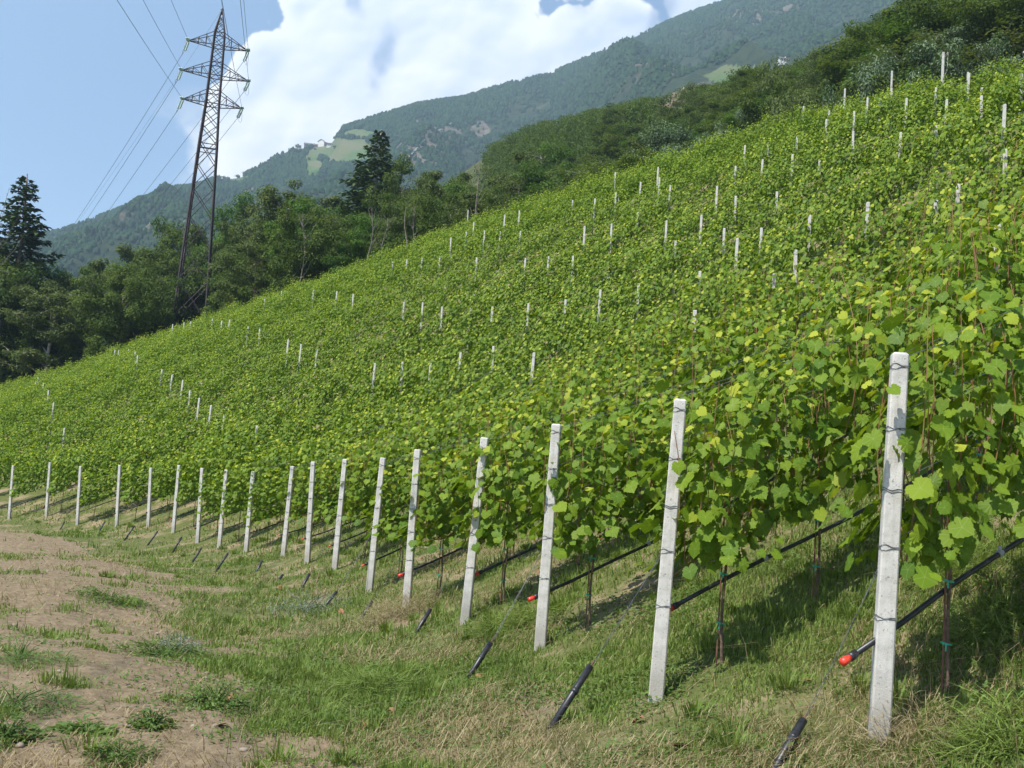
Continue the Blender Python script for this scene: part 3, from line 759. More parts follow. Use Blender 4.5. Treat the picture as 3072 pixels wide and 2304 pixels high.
ADJ = {'oak':'dense dark green broadleaf tree','oak2':'round dark green broadleaf tree','locust':'olive green feathery tree','locust2':'tall pale trunked olive tree','ash':'fresh green bushy tree',
       'silver':'silvery pale leaved tree','thin':'thin pale stemmed tree','bush':'low dark green bush','bush2':'low olive bush','spruce':'dark green conical spruce','spruce2':'dark ragged spruce with drooping branches'}
NM = {'oak':'broadleaf_tree','oak2':'broadleaf_tree','locust':'locust_tree','locust2':'locust_tree','ash':'broadleaf_tree','silver':'silver_tree','thin':'thin_tree','bush':'bush','bush2':'bush','spruce':'spruce_tree','spruce2':'spruce_tree'}
TREES = []
def tree(kind, x, y, Ht, wid, label, group, lean=0.0, sink=.3):
    tm, cm, H0, W0, _ = KIND[kind]; z = H1(x, y)-sink
    o = empty(NM[kind], (x, y, z), float(R.uniform(0, 6.28)))
    s_ = Ht/H0; w_ = wid/W0
    for nm, me in (('trunk', tm), ('crown', cm)):
        c = obj(nm, me, o); c.scale = (w_, w_, s_)
    TREES.append((x, y, wid))
    tag(o, label, 'spruce' if 'spruce' in kind else ('bush' if 'bush' in kind else 'tree'), group); return o
def tree_px(kind, px, py, D, wid, label, group):
    p = at(px, py, D); z = H1(p[0], p[1])-.3; return tree(kind, p[0], p[1], max(2.5, p[2]-z), wid, label, group)
GW = 'trees of the wood behind the vineyard'
tree_px('spruce', 27, 174, 96, 15.0, 'big dark spruce standing against the sky at the left edge', GW)
tree_px('spruce2', 381, 129, 100, 14.5, 'ragged dark spruce standing taller than the wood, right of the pylon', GW)
front = [('oak',-14,262,90,9),('thin',3,250,93,6),('oak',16,275,94,9),('ash',46,270,98,8),('oak2',62,272,100,7),('locust',97,256,99,7),('locust',120,243,108,8),('oak',146,246,114,8),
 ('oak2',170,232,112,8),('oak',196,222,115,8),('ash',214,208,115,8),('ash',236,196,111,7),('locust',256,201,104,7),('locust',268,190,97,8),('locust2',292,181,95,8),('locust',312,196,96,7),('locust',335,193,99,7),
 ('ash',350,205,103,7),('locust',362,214,96,6),('oak2',404,157,98,5.5),('thin',417,172,96,5),('locust',438,168,99,7),('oak2',452,176,108,7),('locust',470,172,112,7)]
GL = ['far left', 'left', 'middle', 'right']
cc_ = {}
def numbered(kind, zone):
    key = (kind, zone); cc_[key] = cc_.get(key, 0)+1
    return '%s %s, %s such from left' % (ADJ[kind], zone, ordn(cc_[key]))
for kd, px, py, D, w in front:
    tree_px(kd, px, py, D, w, numbered(kd, 'in the top outline of the wood'), GW)
# lower fill of the wood, in front of and between the tall ones
fill = []
for i in range(9000):
    px = R.uniform(-40, 1100); D = R.uniform(60, 300); a = at(px, 300, D); x, y = a[0], a[1]
    cD = crestD(x, y)
    if y < cD+6: continue
    if y > 118 and px < 480: continue
    g_ = H1(x, y); r_ = .22 if False else 0
    sc = proj([x, y, g_])[0]
    fill.append((y, px, x, g_, sc[1]))
fill.sort()
kept = []; grid = []
ridge_px = np.array([(462,157),(480,143),(508,136),(519,127),(534,120),(565,114),(585,107),(604,105),(641,95),(673,91),(683,84),(729,78),(752,62),(767,67),(791,61),(814,51),(837,44),(853,35),(868,26),(876,17),(899,8),(910,-4),(1030,-90),(1150,-140)])
left_px = np.array([(-40,270),(0,268),(60,276),(86,276),(125,250),(174,240),(222,206),(259,208),(296,190),(333,200),(345,215),(417,180),(470,178),(480,150)])
def rock_zone(px, py): return 655 < px < 694 and 102 < py < 126
for y, px, x, g_, py in fill:
    big = px < 480
    sep = 4.3 if big else 3.3+.007*y
    if any((x-a)**2+(y-b)**2 < sep*sep for a, b in grid): continue
    s0 = proj([x, y, g_+.2])[0]
    top_lim = float(np.interp(s0[0], left_px[:, 0], left_px[:, 1])) if s0[0] < 470 else float(np.interp(s0[0], ridge_px[:, 0], ridge_px[:, 1]))
    hmax = (s0[1]-top_lim)*y/F
    if y < 110 and 132 < s0[0] < 250: continue
    if hmax < 1.6: continue
    Ht = min(hmax, R.uniform(9, 14) if big else R.uniform(4.5, 7.5)*(1+.15*(px > 800)))
    if not big and Ht > hmax*.98 and hmax < 3: continue
    # keep only what can rise over the vines
    skyl = float(np.interp(s0[0], [c[0] for c in CR], [c[1] for c in CR]))
    topy = s0[1]-Ht*F/y
    if topy > skyl-2: continue
    if not big and 150 < y < 260 and rock_zone(s0[0], s0[1]-4): continue
    if not big and 150 < y < 240 and 762 < s0[0] < 795 and 92 < s0[1] < 112: continue
    grid.append((x, y)); kept.append((x, y, s0[0], Ht, topy, big))
print('forest', len(kept))
kept.sort(key=lambda q: -q[3]/q[1])
ind = sorted(kept[:255], key=lambda q: q[2]); rst = kept[255:]
for x, y, px, Ht, topy, big in ind:
    zn = 'in the wood below the mountain' if px < 345 else ('beside the ragged spruce' if px < 480 else ('on the central wooded slope' if px < 700 else 'on the upper right wooded slope'))
    u_ = R.random()
    if big: kd = 'oak' if u_ < .3 else 'oak2' if u_ < .5 else 'locust' if u_ < .72 else 'ash' if u_ < .88 else 'thin' if (u_ < .95 and px > 330) else 'locust2'
    else: kd = 'oak' if u_ < .22 else 'oak2' if u_ < .42 else 'ash' if u_ < .55 else 'bush' if u_ < .68 else 'locust' if u_ < .8 else 'bush2' if u_ < .93 else 'thin'
    if 'bush' in kd: Ht = min(Ht, 5.5)
    w = (Ht*.62 if big else Ht*R.uniform(.85, 1.15)); w = min(max(w, 4.0), 9.0)
    tree(kd, x, y, Ht, w, numbered(kd, zn), GW, sink=.5)
for kd, px, py, D, w in [('silver',919,36,58,8.0),('silver',886,66,54,4.5),('silver',973,16,62,7),('silver',1016,2,66,6),('silver',1012,40,55,5),('silver',860,74,56,3.5),('silver',737,108,70,5),('silver',688,124,66,6),('silver',670,130,66,5),('thin',590,152,82,5),('locust',640,140,78,6),('ash',560,150,88,7),('locust',520,152,92,7),
                     ('oak',953,-4,66,8),('oak2',930,5,70,8),('oak2',1015,-10,60,8),('ash',900,55,62,6),('bush',845,88,58,4),('bush2',800,100,60,5),('oak',780,96,66,6)]:
    tree_px(kd, px, py, D+4, w, numbered(kd, 'just above the vineyard edge'), 'trees along the upper vineyard edge')
VV = []; FF = []; TT = []; nb = 0
for x, y, px, Ht, topy, big in rst:
    V, Fc, tt = KIND['bush'][4]; sel = R.integers(0, len(Fc), 1600); V = V.reshape(-1, 4, 3)[sel]*[Ht*.95/7, Ht*.95/7, Ht/6]; c_ = V.mean(1, keepdims=True); V = (c_+(V-c_)*2.1).reshape(-1, 3)
    a = R.uniform(0, 6.28); z = H1(x, y)-.5
    VV.append(np.stack([x+V[:, 0]*np.cos(a)-V[:, 1]*np.sin(a), y+V[:, 0]*np.sin(a)+V[:, 1]*np.cos(a), z+V[:, 2]], 1))
    FF.append(np.arange(len(V)).reshape(-1, 4)+nb); TT.append(tt.reshape(-1, 4)[sel].ravel()); nb += len(V)
if VV:
    tag(obj('distant_wood', mesh('distant_wood', np.concatenate(VV), np.concatenate(FF), M_wood1, {'tone': np.concatenate(TT)})),
        'dark green bushy wood covering the far part of the slope', 'wood', None, 'stuff')
# bare pale stems
def bare_tree(px, py, D, label, seed, r=.09, br=True, wob=1.0):
    p = at(px, py, D); z = H1(p[0], p[1]); L = p[2]-z; rg = np.random.default_rng(seed); b = MB(); s_ = np.linspace(0, 1, 9)
    o = empty('bare_tree', (p[0], p[1], z))
    tx = wob*(.45*np.sin(s_*4+seed)*L*.09+.05*np.sin(s_*13+seed)); b.tube(np.stack([tx, tx*0, s_*L-.2], 1), r*(1-.75*s_), 7); obj('trunk', b.me('trunk', M_stem), o)
    if br:
        b = MB()
        for i in range(11):
            f = rg.uniform(.35, .95); a = rg.uniform(0, 6.28); l = L*rg.uniform(.08, .2); q = np.array([np.interp(f, s_, tx), 0, f*L-.2])
            e = q+[np.cos(a)*l*.6, np.sin(a)*l*.6, l]; b.tube([q, (q+e)/2+[0, 0, -.1*l], e], [r*.4, r*.25, .012], 5)
        obj('branches', b.me('branches', M_stem), o)
    tag(o, label, 'bare tree', 'bare pale stems in front of the wood')
bare_tree(480, 162, 68.5, 'straight bare dead trunk beside the wooden stake on the skyline', 3, .08, True, .12)
bare_tree(371, 205, 73, 'crooked pale trunk leaning below the ragged spruce', 5, .07)
bare_tree(409, 205, 72, 'short thick broken pale trunk right of the ragged spruce', 7, .10, False)
bare_tree(420, 190, 73, 'forked slim pale stem right of the broken trunk', 8, .07)
bare_tree(388, 215, 72, 'thin pale stem directly under the ragged spruce', 9, .06)
bare_tree(304, 210, 77, 'pale branching bare tree right of the pylon, in front of olive trees', 12, .07)
bare_tree(8, 205, 88, 'grey bare stem in front of the spruce at the left edge', 13, .07)
# rock outcrops on the wooded slope
M_rock = simple('rock', (.10, .075, .05), (.235, .185, .135), .35, .95, bump=1, bscale=2)
def outcrop(px, py, D, w, h, label, seed):
    p = at(px, py, D); z = H1(p[0], p[1]); gx, gy = np.meshgrid(np.linspace(-1, 1, 46), np.linspace(-1, 1, 34))
    e = np.clip(1-(gx**2+gy**2), 0, 1)**.5; X_ = gx*w/2; Y_ = gy*w*.45
    wx = p[0]+X_; wy = p[1]+Y_; Z_ = H(wx, wy)-z+e*h*(.35+1.0*fbm(gx*4+seed, gy*4, seed, 4))+(fbm(gx*12, gy*12, seed+4, 3)-.5)*h*.5*e-.5
    V = np.stack([X_.ravel()+(fbm(gx*9, gy*9, seed+7)-.5).ravel()*1.5, Y_.ravel(), Z_.ravel()], 1); i = np.arange(34*46).reshape(34, 46)
    tag(obj('rock_outcrop', mesh('rock_outcrop', V, np.stack([i[:-1, :-1], i[:-1, 1:], i[1:, 1:], i[1:, :-1]], -1).reshape(-1, 4), M_rock), None, (p[0], p[1], z)), label, 'rock', 'brown rock outcrops on the wooded slope')
outcrop(676, 114, 205, 14, 4.2, 'large brown rock outcrop on the wooded slope', 5)
outcrop(657, 126, 195, 7, 3, 'smaller rock knob at the left foot of the large brown outcrop', 9)
outcrop(712, 118, 120, 4, 1.6, 'small pale boulder between bushes right of the large outcrop', 12)
outcrop(780, 100, 175, 12, .9, 'flat bare brown patch of ground with a thin pale pole', 15)
# ---------------------------------------------------------------- pylon
PD = 100.0
def pz(px, py): return at(px, py, PD)[2]
pc = at(189.5, 318, PD)
top = at(223, 10, PD); pxm = (pc[0]+top[0])/2; pbase = H1(pxm, PD)
PY = empty('electricity_pylon', (pxm, PD, pbase), math.atan2(.257, .97))
tag(PY, 'tall dark steel lattice pylon with three pairs of cross arms behind the vineyard', 'pylon')
zt = pz(223, 10)-pbase
lv = {'a1t': pz(220, 34)-pbase, 'a1b': pz(218.5, 47)-pbase, 'a2t': pz(217, 64)-pbase, 'a2b': pz(216, 77)-pbase, 'a3t': pz(213.5, 92)-pbase, 'a3b': pz(212.5, 105)-pbase, 'w': pz(207, 146)-pbase}
def hw(z):      # half width of the tower body
    return float(np.interp(z, [0, lv['w'], lv['a3b'], lv['a1t'], zt-.4, zt], [1.75, .88, .66, .50, .08, .05]))
for sx in (-1, 1):
    for sy in (-1, 1):
        b = MB(); zz = [-.4, lv['w'], lv['a3b'], lv['a1t'], zt-.2]
        b.tube([(sx*hw(z), sy*hw(z), z) for z in zz], [.115, .105, .10, .09, .055], 4)
        obj('leg', b.me('leg', M_steel), PY)
b = MB(); z = 1.0
while z < zt-1.0:
    dz = hw(z)*2*(1.25 if z < lv['w'] else .95); z2 = min(z+dz, zt-.5); h1, h2 = hw(z), hw(z2)
    for s_ in (-1, 1):
        for A_, B_ in (((-h1, s_*h1, z), (h2, s_*h2, z2)), ((h1, s_*h1, z), (-h2, s_*h2, z2)), ((s_*h1, -h1, z), (s_*h2, h2, z2)), ((s_*h1, h1, z), (s_*h2, -h2, z2))):
            b.beam(A_, B_, .055 if z < lv['a3b'] else .045)
    z = z2
for z in list(lv.values())+[lv['w']-.45]:
    h = hw(z)
    for A_, B_ in (((-h, -h, z), (h, -h, z)), ((-h, h, z), (h, h, z)), ((-h, -h, z), (-h, h, z)), ((h, -h, z), (h, h, z))): b.beam(A_, B_, .07)
obj('bracing', b.me('bracing', M_steel), PY)
b = MB(); b.tube([(0, 0, zt-.5), (0, 0, zt+.15)], [.1, .07], 6); b.beam((-.18, 0, zt), (.18, 0, zt), .06); obj('peak_cap', b.me('peak_cap', M_steel), PY)
ARM = {1: 3.0, 2: 3.35, 3: 2.95}
TIP = []
away = np.array([-.257, .966, 0]); farv = np.array([-.54, .84, 0]); farv /= np.linalg.norm(farv)
ry = math.atan2(.257, .97)
def toL(v): return np.array([v[0]*math.cos(ry)+v[1]*math.sin(ry), -v[0]*math.sin(ry)+v[1]*math.cos(ry), v[2]])
def toW(v): return np.array([pxm+v[0]*math.cos(ry)-v[1]*math.sin(ry), PD+v[0]*math.sin(ry)+v[1]*math.cos(ry), pbase+v[2]])
dn = toL(np.array([.257, -.966, -.21])); df = toL(np.array([farv[0], farv[1], -.55])); df /= np.linalg.norm(df); dn /= np.linalg.norm(dn)
for a in (1, 2, 3):
    zt_, zb = lv['a%dt' % a], lv['a%db' % a]
    for s_ in (-1, 1):
        tip = np.array([s_*ARM[a], 0, zb+.12]); b = MB(); ht, hb = hw(zt_), hw(zb)
        for sy in (-1, 1):
            b.beam((s_*hb, sy*hb, zb), tip, .075); b.beam((s_*ht, sy*ht, zt_), tip, .06)
            for f in (.3, .6, .82):
                pb = np.array([s_*hb, sy*hb, zb])*(1-f)+tip*f; pt = np.array([s_*ht, sy*ht, zt_])*(1-f)+tip*f
                b.beam(pb, pt, .04); f0 = f-.28; pb0 = np.array([s_*hb, sy*hb, zb])*(1-f0)+tip*f0; b.beam(pt, pb0, .035)
        for f in (.0, .3, .6, .82):
            p1 = np.array([s_*hb, -hb, zb])*(1-f)+tip*f; p2 = np.array([s_*hb, hb, zb])*(1-f)+tip*f; b.beam(p1, p2, .035)
        obj('cross_arm', b.me('cross_arm', M_steel), PY)
        b = MB(); b.tube([tip+[0, -.25, 0], tip+[0, .25, 0]], .05, 6); b.tube([tip+[-.12*s_, 0, -.05], tip+[.2*s_, 0, .04]], .06, 6); obj('arm_end_fitting', b.me('arm_end_fitting', M_clip), PY)
        ends = []
        for dv in (dn, df):
            side = np.cross(dv, [0, 0, 1]); side /= np.linalg.norm(side); L = 1.35
            b = MB()
            for o_ in (-.10, .10):
                P = []; rd = []
                for q in np.linspace(.18, L, 25):
                    P.append(tip+dv*q+side*o_); rd.append(.035 if len(P) % 2 else .095)
                b.tube(P, rd, 8)
            b.beam(tip+dv*.12-side*.12, tip+dv*.12+side*.12, .05); b.beam(tip+dv*(L+.04)-side*.12, tip+dv*(L+.04)+side*.12, .05)
            obj('insulator_string', b.me('insulator_string', M_glass), PY); ends.append(tip+dv*(L+.08))
        b = MB(); p0, p1 = ends; s2 = np.linspace(0, 1, 13)[:, None]; P = p0*(1-s2)+p1*s2; P[:, 2] -= 1.5*4*(s2*(1-s2))[:, 0]*.62; P[:, 0] += s_*.25*(s2*(1-s2))[:, 0]*4
        b.tube(P, .014, 5); obj('jumper_loop', b.me('jumper_loop', M_cable), PY)
        TIP.append((a, s_, toW(ends[0]), toW(ends[1])))
nmA = {1: 'top', 2: 'middle', 3: 'bottom'}; nmS = {-1: 'left', 1: 'right'}
GC = 'power cables strung from the pylon'
for a, s_, pn, pf in TIP:
    for side, p in (('near', pn), ('far', pf)):
        if side == 'near': d = np.array([.257, -.966, 0]); L = 125; s1 = -.235; sag = .00016
        else: d = farv; L = 330; s1 = -.16; sag = .00038
        tt_ = np.linspace(0, L, 40); P = d[None]*tt_[:, None]; P[:, 2] = s1*tt_+sag*tt_**2*(1 if side == 'far' else 1)
        b = MB(); b.tube(P, .017 if side == 'near' else .022, 5)
        lab = ('power cable from the %s %s pylon arm passing overhead out of the top edge' if side == 'near' else 'thin power cable from the %s %s pylon arm running down to the left') % (nmA[a], nmS[s_])
        tag(obj('power_cable', b.me('power_cable', M_cable), None, p), lab, 'cable', GC)
p = toW(np.array([0, 0, zt+.1]))
for d, L, s1, sag, nm in ((np.array([.257, -.966, 0]), 125, -.20, .00015, 'thin earth wire from the pylon peak leaving through the top edge'), (farv, 330, -.14, .0003, 'thin earth wire from the pylon peak running down to the left')):
    tt_ = np.linspace(0, L, 40); P = d[None]*tt_[:, None]; P[:, 2] = s1*tt_+sag*tt_**2
    b = MB(); b.tube(P, .010, 4); tag(obj('earth_wire', b.me('earth_wire', M_cable), None, p), nm, 'cable', GC)
# ---------------------------------------------------------------- far mountain
RID = [(-260,330),(-160,300),(-80,268),(0,243),(60,232),(93,220),(139,202),(165,190),(192,186),(214,180),(240,178),(262,165),(278,156),(292,150),(331,144),(343,128),(370,119),(417,105),(463,98),(509,84),(555,72),(602,52),(648,31),(694,12),(722,2),(760,-22),(800,-46),(860,-70),(960,-90),(1100,-90),(1250,-60)]
rq = np.array([at(x, y, 1.0) for x, y in RID]); rtx = rq[:, 0]; rv = rq[:, 2]-EYE
def ridD(tx): return np.interp(tx, [-.8, -.45, -.2, .1, .6], [1300, 1350, 1500, 1700, 1900])
def msurf(tx, t_):
    tx = np.asarray(tx, float); t_ = np.asarray(t_, float)
    Dr = ridD(tx); D0 = 440; D = D0+(Dr-D0)*t_
    zr = np.interp(tx, rtx, rv)*Dr; zb = np.interp(tx, [-.6, -.2, .1, .6], [-60, -50, -10, 60])
    x = tx*D; q = x/170+D/420; e = np.sin(np.pi*np.clip(t_, 0, 1))**.8*(1-.7*sm(.62, .97, t_))
    gul = 1-np.abs(2*fbm(x/260+3, D/600, 41, 4)-1)
    z = zb+(zr-zb)*t_**.95+e*((gul-.7)*190+(fbm(x/70, D/110, 47, 4)-.5)*55)
    D = D+e*(fbm(x/220, t_*5, 44, 3)-.5)*160
    z = z+(fbm(x/34, D/34, 51, 3)-.5)*9*np.minimum(1, (1-t_)*12+.25)
    return tx*D, D, z+EYE
def mpx(px, py):
    """(tx, t) on the mountain surface seen at a pixel"""
    q = at(px, py, 1.0); ts = np.linspace(.25, .999, 700); tx = q[0]
    for _ in range(3):
        X_, Y_, Z_ = msurf(np.full(700, tx), ts); pr = proj(np.stack([X_, Y_, Z_], 1))
        i = int(np.argmin(np.abs(pr[:, 1]-py))); tx += (px-pr[i, 0])/F*.98
    return tx, ts[i]
def patch_field(X_, Y_, Z_, L, soft=.35):
    pr = proj(np.stack([np.ravel(X_), np.ravel(Y_), np.ravel(Z_)], 1)); o = np.zeros(len(pr))
    nn_ = (fbm(np.ravel(X_)/28, np.ravel(Z_)/22, 61, 4)-.5)
    for cx, cy, rx, ry in L:
        d = np.hypot((pr[:, 0]-cx)/rx, (pr[:, 1]-cy)/ry); o = np.maximum(o, sm(1+soft, 1-soft, d+nn_*1.1))
    return o
MEAD = [(338,150,34,11),(312,162,9,12),(232,177,16,4.5),(735,76,32,9),(360,134,14,4),(300,148,8,4),(545,74,22,2.5),(448,96,16,3)]
ROCK = [(127,217,7,5),(156,212,9,6),(147,225,7,7),(170,195,5,6),(184,220,4,12),(423,147,26,22),(440,135,20,9),(480,129,8,8),(516,78,12,5),(580,63,16,8),(670,70,9,7),(737,18,9,10),(757,16,7,12),(788,6,9,5),(560,85,14,4),(640,60,10,5),(390,132,10,5),(325,180,6,7),(250,190,6,5),(360,118,14,3),(500,90,16,4),(706,88,14,6)]
ctx = np.linspace(-.95, .80, 760); ct = np.concatenate([np.linspace(0, .35, 30)[:-1], np.linspace(.35, 1, 190)])
TX, TT_ = np.meshgrid(ctx, ct); MX, MY, MZ = msurf(TX, TT_)
back = [(MX[-1]*1.25, MY[-1]*1.25, MZ[-1]*.6-60)]
MXb = np.concatenate([MX, back[0][0][None]]); MYb = np.concatenate([MY, back[0][1][None]]); MZb = np.concatenate([MZ, back[0][2][None]])
i = np.arange(MXb.size).reshape(MXb.shape)
Fm = np.stack([i[:-1, :-1], i[:-1, 1:], i[1:, 1:], i[1:, :-1]], -1).reshape(-1, 4)
mead = patch_field(MXb, MYb, MZb, MEAD, .12); rock = patch_field(MXb, MYb, MZb, ROCK)
def mount_mat():
    m, t = newmat('mountain'); P = t.n('ShaderNodeNewGeometry').outputs['Position']
    n1 = t.noise(.012, 7, .65, P); n2 = t.noise(.09, 6, .7, P)
    c = t.mix(t.ss(.4, .6, n2), (.018, .032, .014), (.035, .050, .022))
    c = t.mix(t.m('MULTIPLY', t.ss(.56, .72, n1), .6), c, (.12, .11, .07))
    rk = t.mix(t.ss(.35, .65, n2), (.060, .055, .038), (.150, .128, .10))
    c = t.mix(t.ss(.35, .65, t.m('ADD', t.attr('rock'), t.m('MULTIPLY', t.m('SUBTRACT', n2, .5), .9))), c, rk)
    md = t.mix(t.ss(.4, .6, n1), (.065, .115, .030), (.13, .135, .065))
    c = t.mix(t.ss(.35, .65, t.attr('meadow')), c, md)
    b = t.n('ShaderNodeBump', i={'Strength': .6, 'Distance': 3.0, 'Height': n2})
    p = t.n('ShaderNodeBsdfPrincipled', i={'Base Color': c, 'Roughness': .95, 'Specular IOR Level': .1}); t.t.links.new(b.outputs[0], p.inputs['Normal'])
    t.n('ShaderNodeOutputMaterial', i={0: p}); return m
tag(obj('mountain', mesh('mountain', np.stack([MXb.ravel(), MYb.ravel(), MZb.ravel()], 1), Fm, mount_mat(), {'meadow': mead, 'rock': rock}, True)), kind='structure')
# forest on the mountain
rg = np.random.default_rng(77)
NT_ = 120000
tx = rg.uniform(-.62, .52, NT_); tt0 = np.concatenate([rg.uniform(.30, 1.0, NT_-5000)**.8, np.ones(5000)*.999-rg.uniform(0, .015, 5000)])
X_, Y_, Z_ = msurf(tx, tt0)
md = patch_field(X_, Y_, Z_, MEAD, .12); rk = patch_field(X_, Y_, Z_, ROCK)
pk = fbm(X_/60, Y_/90, 71, 3)
keep = (md < .35+.03*(rg.random(NT_) < .02)) & (rg.random(NT_) > rk*.5) & (rg.random(NT_) < np.clip(.55+(pk-.45)*3, .12, 1))
pr = proj(np.stack([X_, Y_, Z_], 1))
hl = np.where(pr[:, 0] < 480, np.interp(pr[:, 0], left_px[:, 0], left_px[:, 1])+30, np.interp(pr[:, 0], ridge_px[:, 0], ridge_px[:, 1])+14)
keep &= (pr[:, 1] < hl) & (pr[:, 1] > -25)
X_, Y_, Z_, tx = X_[keep], Y_[keep], Z_[keep], tx[keep]; n = len(X_); print('mountain trees', n)
hh = rg.uniform(3.5, 7.5, n)*np.interp(Y_, [900, 1900], [.8, 1.15]); ww = rg.uniform(1.8, 3.3, n); con = rg.random(n) < .3; ww[con] *= .6
m = 6; th = np.arange(m)*2*np.pi/m
r0 = ww[:, None]*rg.uniform(.75, 1.15, (n, m)); r1 = ww[:, None]*np.where(con[:, None], .5, .85)*rg.uniform(.7, 1.2, (n, m))
ph = rg.uniform(0, 6, n)[:, None]+th[None]
v0 = np.stack([r0*np.cos(ph), r0*np.sin(ph), hh[:, None]*rg.uniform(.1, .3, (n, m))-1.0], -1)
v1 = np.stack([r1*np.cos(ph+.4), r1*np.sin(ph+.4), hh[:, None]*rg.uniform(.55, .8, (n, m))], -1)
v2 = np.stack([rg.normal(0, .3, n), rg.normal(0, .3, n), hh], -1)[:, None]
V = np.concatenate([v0, v1, v2], 1)+np.stack([X_, Y_, Z_], 1)[:, None]
T = [(a, (a+1) % m, m+(a+1) % m) for a in range(m)]+[(a, m+(a+1) % m, m+a) for a in range(m)]+[(m+a, m+(a+1) % m, 2*m) for a in range(m)]
Fc = (np.arange(n)[:, None, None]*(2*m+1)+np.array(T)[None]).reshape(-1, 3)
tone = np.clip(rg.normal(.45, .28, n), 0, 1); tone[con] *= .4
tag(obj('mountain_forest', mesh('mountain_forest', V.reshape(-1, 3), Fc, M_far, {'tone': np.repeat(tone, 2*m+1)})),
    'hazy dark forest covering the far mountain side', 'forest', None, 'stuff')
# farm on the ridge meadow
def house(px, py, w, d, h, rh, yaw, label, wall=M_plaster, roof=M_tile, wins=True):
    tx_, t_ = mpx(px, py); q = msurf(np.array([tx_]), np.array([t_])); x, y, z = [float(c[0]) for c in q]
    o = empty('farmhouse', (x, y, z-1), yaw); b = MB(); b.box((-w/2, -d/2, -3), (w/2, d/2, h))
    b.add([(-w/2, -d/2, h), (-w/2, d/2, h), (-w/2, 0, h+rh*.94), (w/2, -d/2, h), (w/2, d/2, h), (w/2, 0, h+rh*.94)], [(0, 1, 2)[::-1], (3, 4, 5)])
    obj('wall', b.me('wall', wall), o); b = MB()
    for s_ in (-1, 1):
        ov = .8; y1 = s_*(d/2+ov); z1 = h-ov*rh/(d/2)
        b.add([(-w/2-ov, y1, z1), (w/2+ov, y1, z1), (w/2+ov, 0, h+rh), (-w/2-ov, 0, h+rh), (-w/2-ov, y1, z1+.35), (w/2+ov, y1, z1+.35), (w/2+ov, 0, h+rh+.35), (-w/2-ov, 0, h+rh+.35)],
              [(0,3,2,1),(4,5,6,7),(0,1,5,4),(1,2,6,5),(2,3,7,6),(3,0,4,7)])
    rf = obj('roof', b.me('roof', roof), o)
    b = MB(); b.box((w*.2, -.4, h+rh*.6), (w*.2+.8, .4, h+rh+1.2)); obj('chimney', b.me('chimney', wall), rf)
    if wins:
        for fx in (-.3, 0, .3):
            for zz in (h*.25, h*.62):
                b = MB(); b.box((fx*w-.55, -d/2-.05, zz), (fx*w+.55, -d/2+.1, zz+1.3)); obj('window', b.me('window', M_win), o)
    return tag(o, label, 'house', 'small farm buildings on the far mountain meadows')
house(322.5, 146, 11, 10, 6.5, 3.2, math.radians(75), 'white gabled farmhouse with dark roof on the ridge meadow of the far mountain')
house(330, 146.5, 10, 8, 4, 2.5, math.radians(10), 'low white annex with brown roof just right of the gabled farmhouse')
house(311, 147, 20, 9, 3.6, 3.0, math.radians(8), 'long grey barn with brown roof left of the white farmhouse', M_boards, M_tile, False)
house(298.5, 148, 6.5, 6, 4.5, 2.2, math.radians(15), 'tiny white house under a tree at the left end of the farm')
house(783, 62, 8, 6, 3, 2, math.radians(12), 'distant grey farmhouse with dark roof on the meadow at upper right', M_plaster)
house(771, 62, 9, 6, 2.4, 1.6, math.radians(6), 'low brown barn left of the distant upper right farmhouse', M_boards, M_tile, False)
cfar, wfar = None, None
def far_tree(px, py, Ht, wid, label):
    tx_, t_ = mpx(px, py); q = msurf(np.array([tx_]), np.array([t_])); x, y, z = [float(c[0]) for c in q]
    o = empty('meadow_tree', (x, y, z-.5)); tm, cm, H0, W0, _ = KIND['bush']
    for nm, me in (('trunk', tm), ('crown', cm)):
        c = obj(nm, me, o); c.scale = (wid/W0, wid/W0, Ht/H0)
    tag(o, label, 'tree', 'single trees on the far meadows')
for i_, (px, py, h, w) in enumerate([(298,143.5,8,8),(296,153,7,7),(300.5,158,8,9),(306,155,7,7),(309,160,5,4),(326,159,5,5),(219,175,8,8),(224,176,6,6),(238,175,6,7),(245,174,6,7),(335,148,4,6),(308,147,4,5),(315,150,4,4),(228,179,4,5)]):
    far_tree(px, py, h, w, 'round dark tree on the far mountain meadows, %s from the left' % ordn(1+sorted([298,296,300.5,306,309,326,219,224,238,245,335,308,315,228]).index(px)))
# small far pylon and the pipeline on the rocks
tx_, t_ = mpx(214.5, 178); q = msurf(np.array([tx_]), np.array([t_])); x, y, z = [float(c[0]) for c in q]
o = empty('distant_pylon', (x, y, z)); tag(o, 'tiny pale lattice pylon on the far ridge just right of the big pylon', 'pylon')
b = MB()
for sx in (-1, 1):
    for sy in (-1, 1): b.beam((sx*2.6, sy*2.6, -3), (sx*.4, sy*.4, 31), .35)
for i_ in range(6):
    z0, z1 = i_*5, i_*5+5; a0 = 2.6-2.2*(z0+3)/34; a1 = 2.6-2.2*(z1+3)/34
    for s_ in (-1, 1): b.beam((-a0, s_*a0, z0), (a1, s_*a1, z1), .2); b.beam((a0, s_*a0, z0), (-a1, s_*a1, z1), .2)
obj('mast', b.me('mast', M_glass), o); 
for zz in (20, 25, 30):
    b = MB(); b.beam((-3.4, 0, zz), (3.4, 0, zz), .3); obj('cross_arm', b.me('cross_arm', M_glass), o)
P = []
for px, py in ((403, 165), (413, 154), (424, 142), (437, 133), (452, 124)):
    tx_, t_ = mpx(px, py); q = msurf(np.array([tx_]), np.array([t_])); P.append([float(c[0]) for c in q])
P = np.array(P); P[:, 2] += 2.0; b = MB(); b.tube(P-P[0], .8, 6)
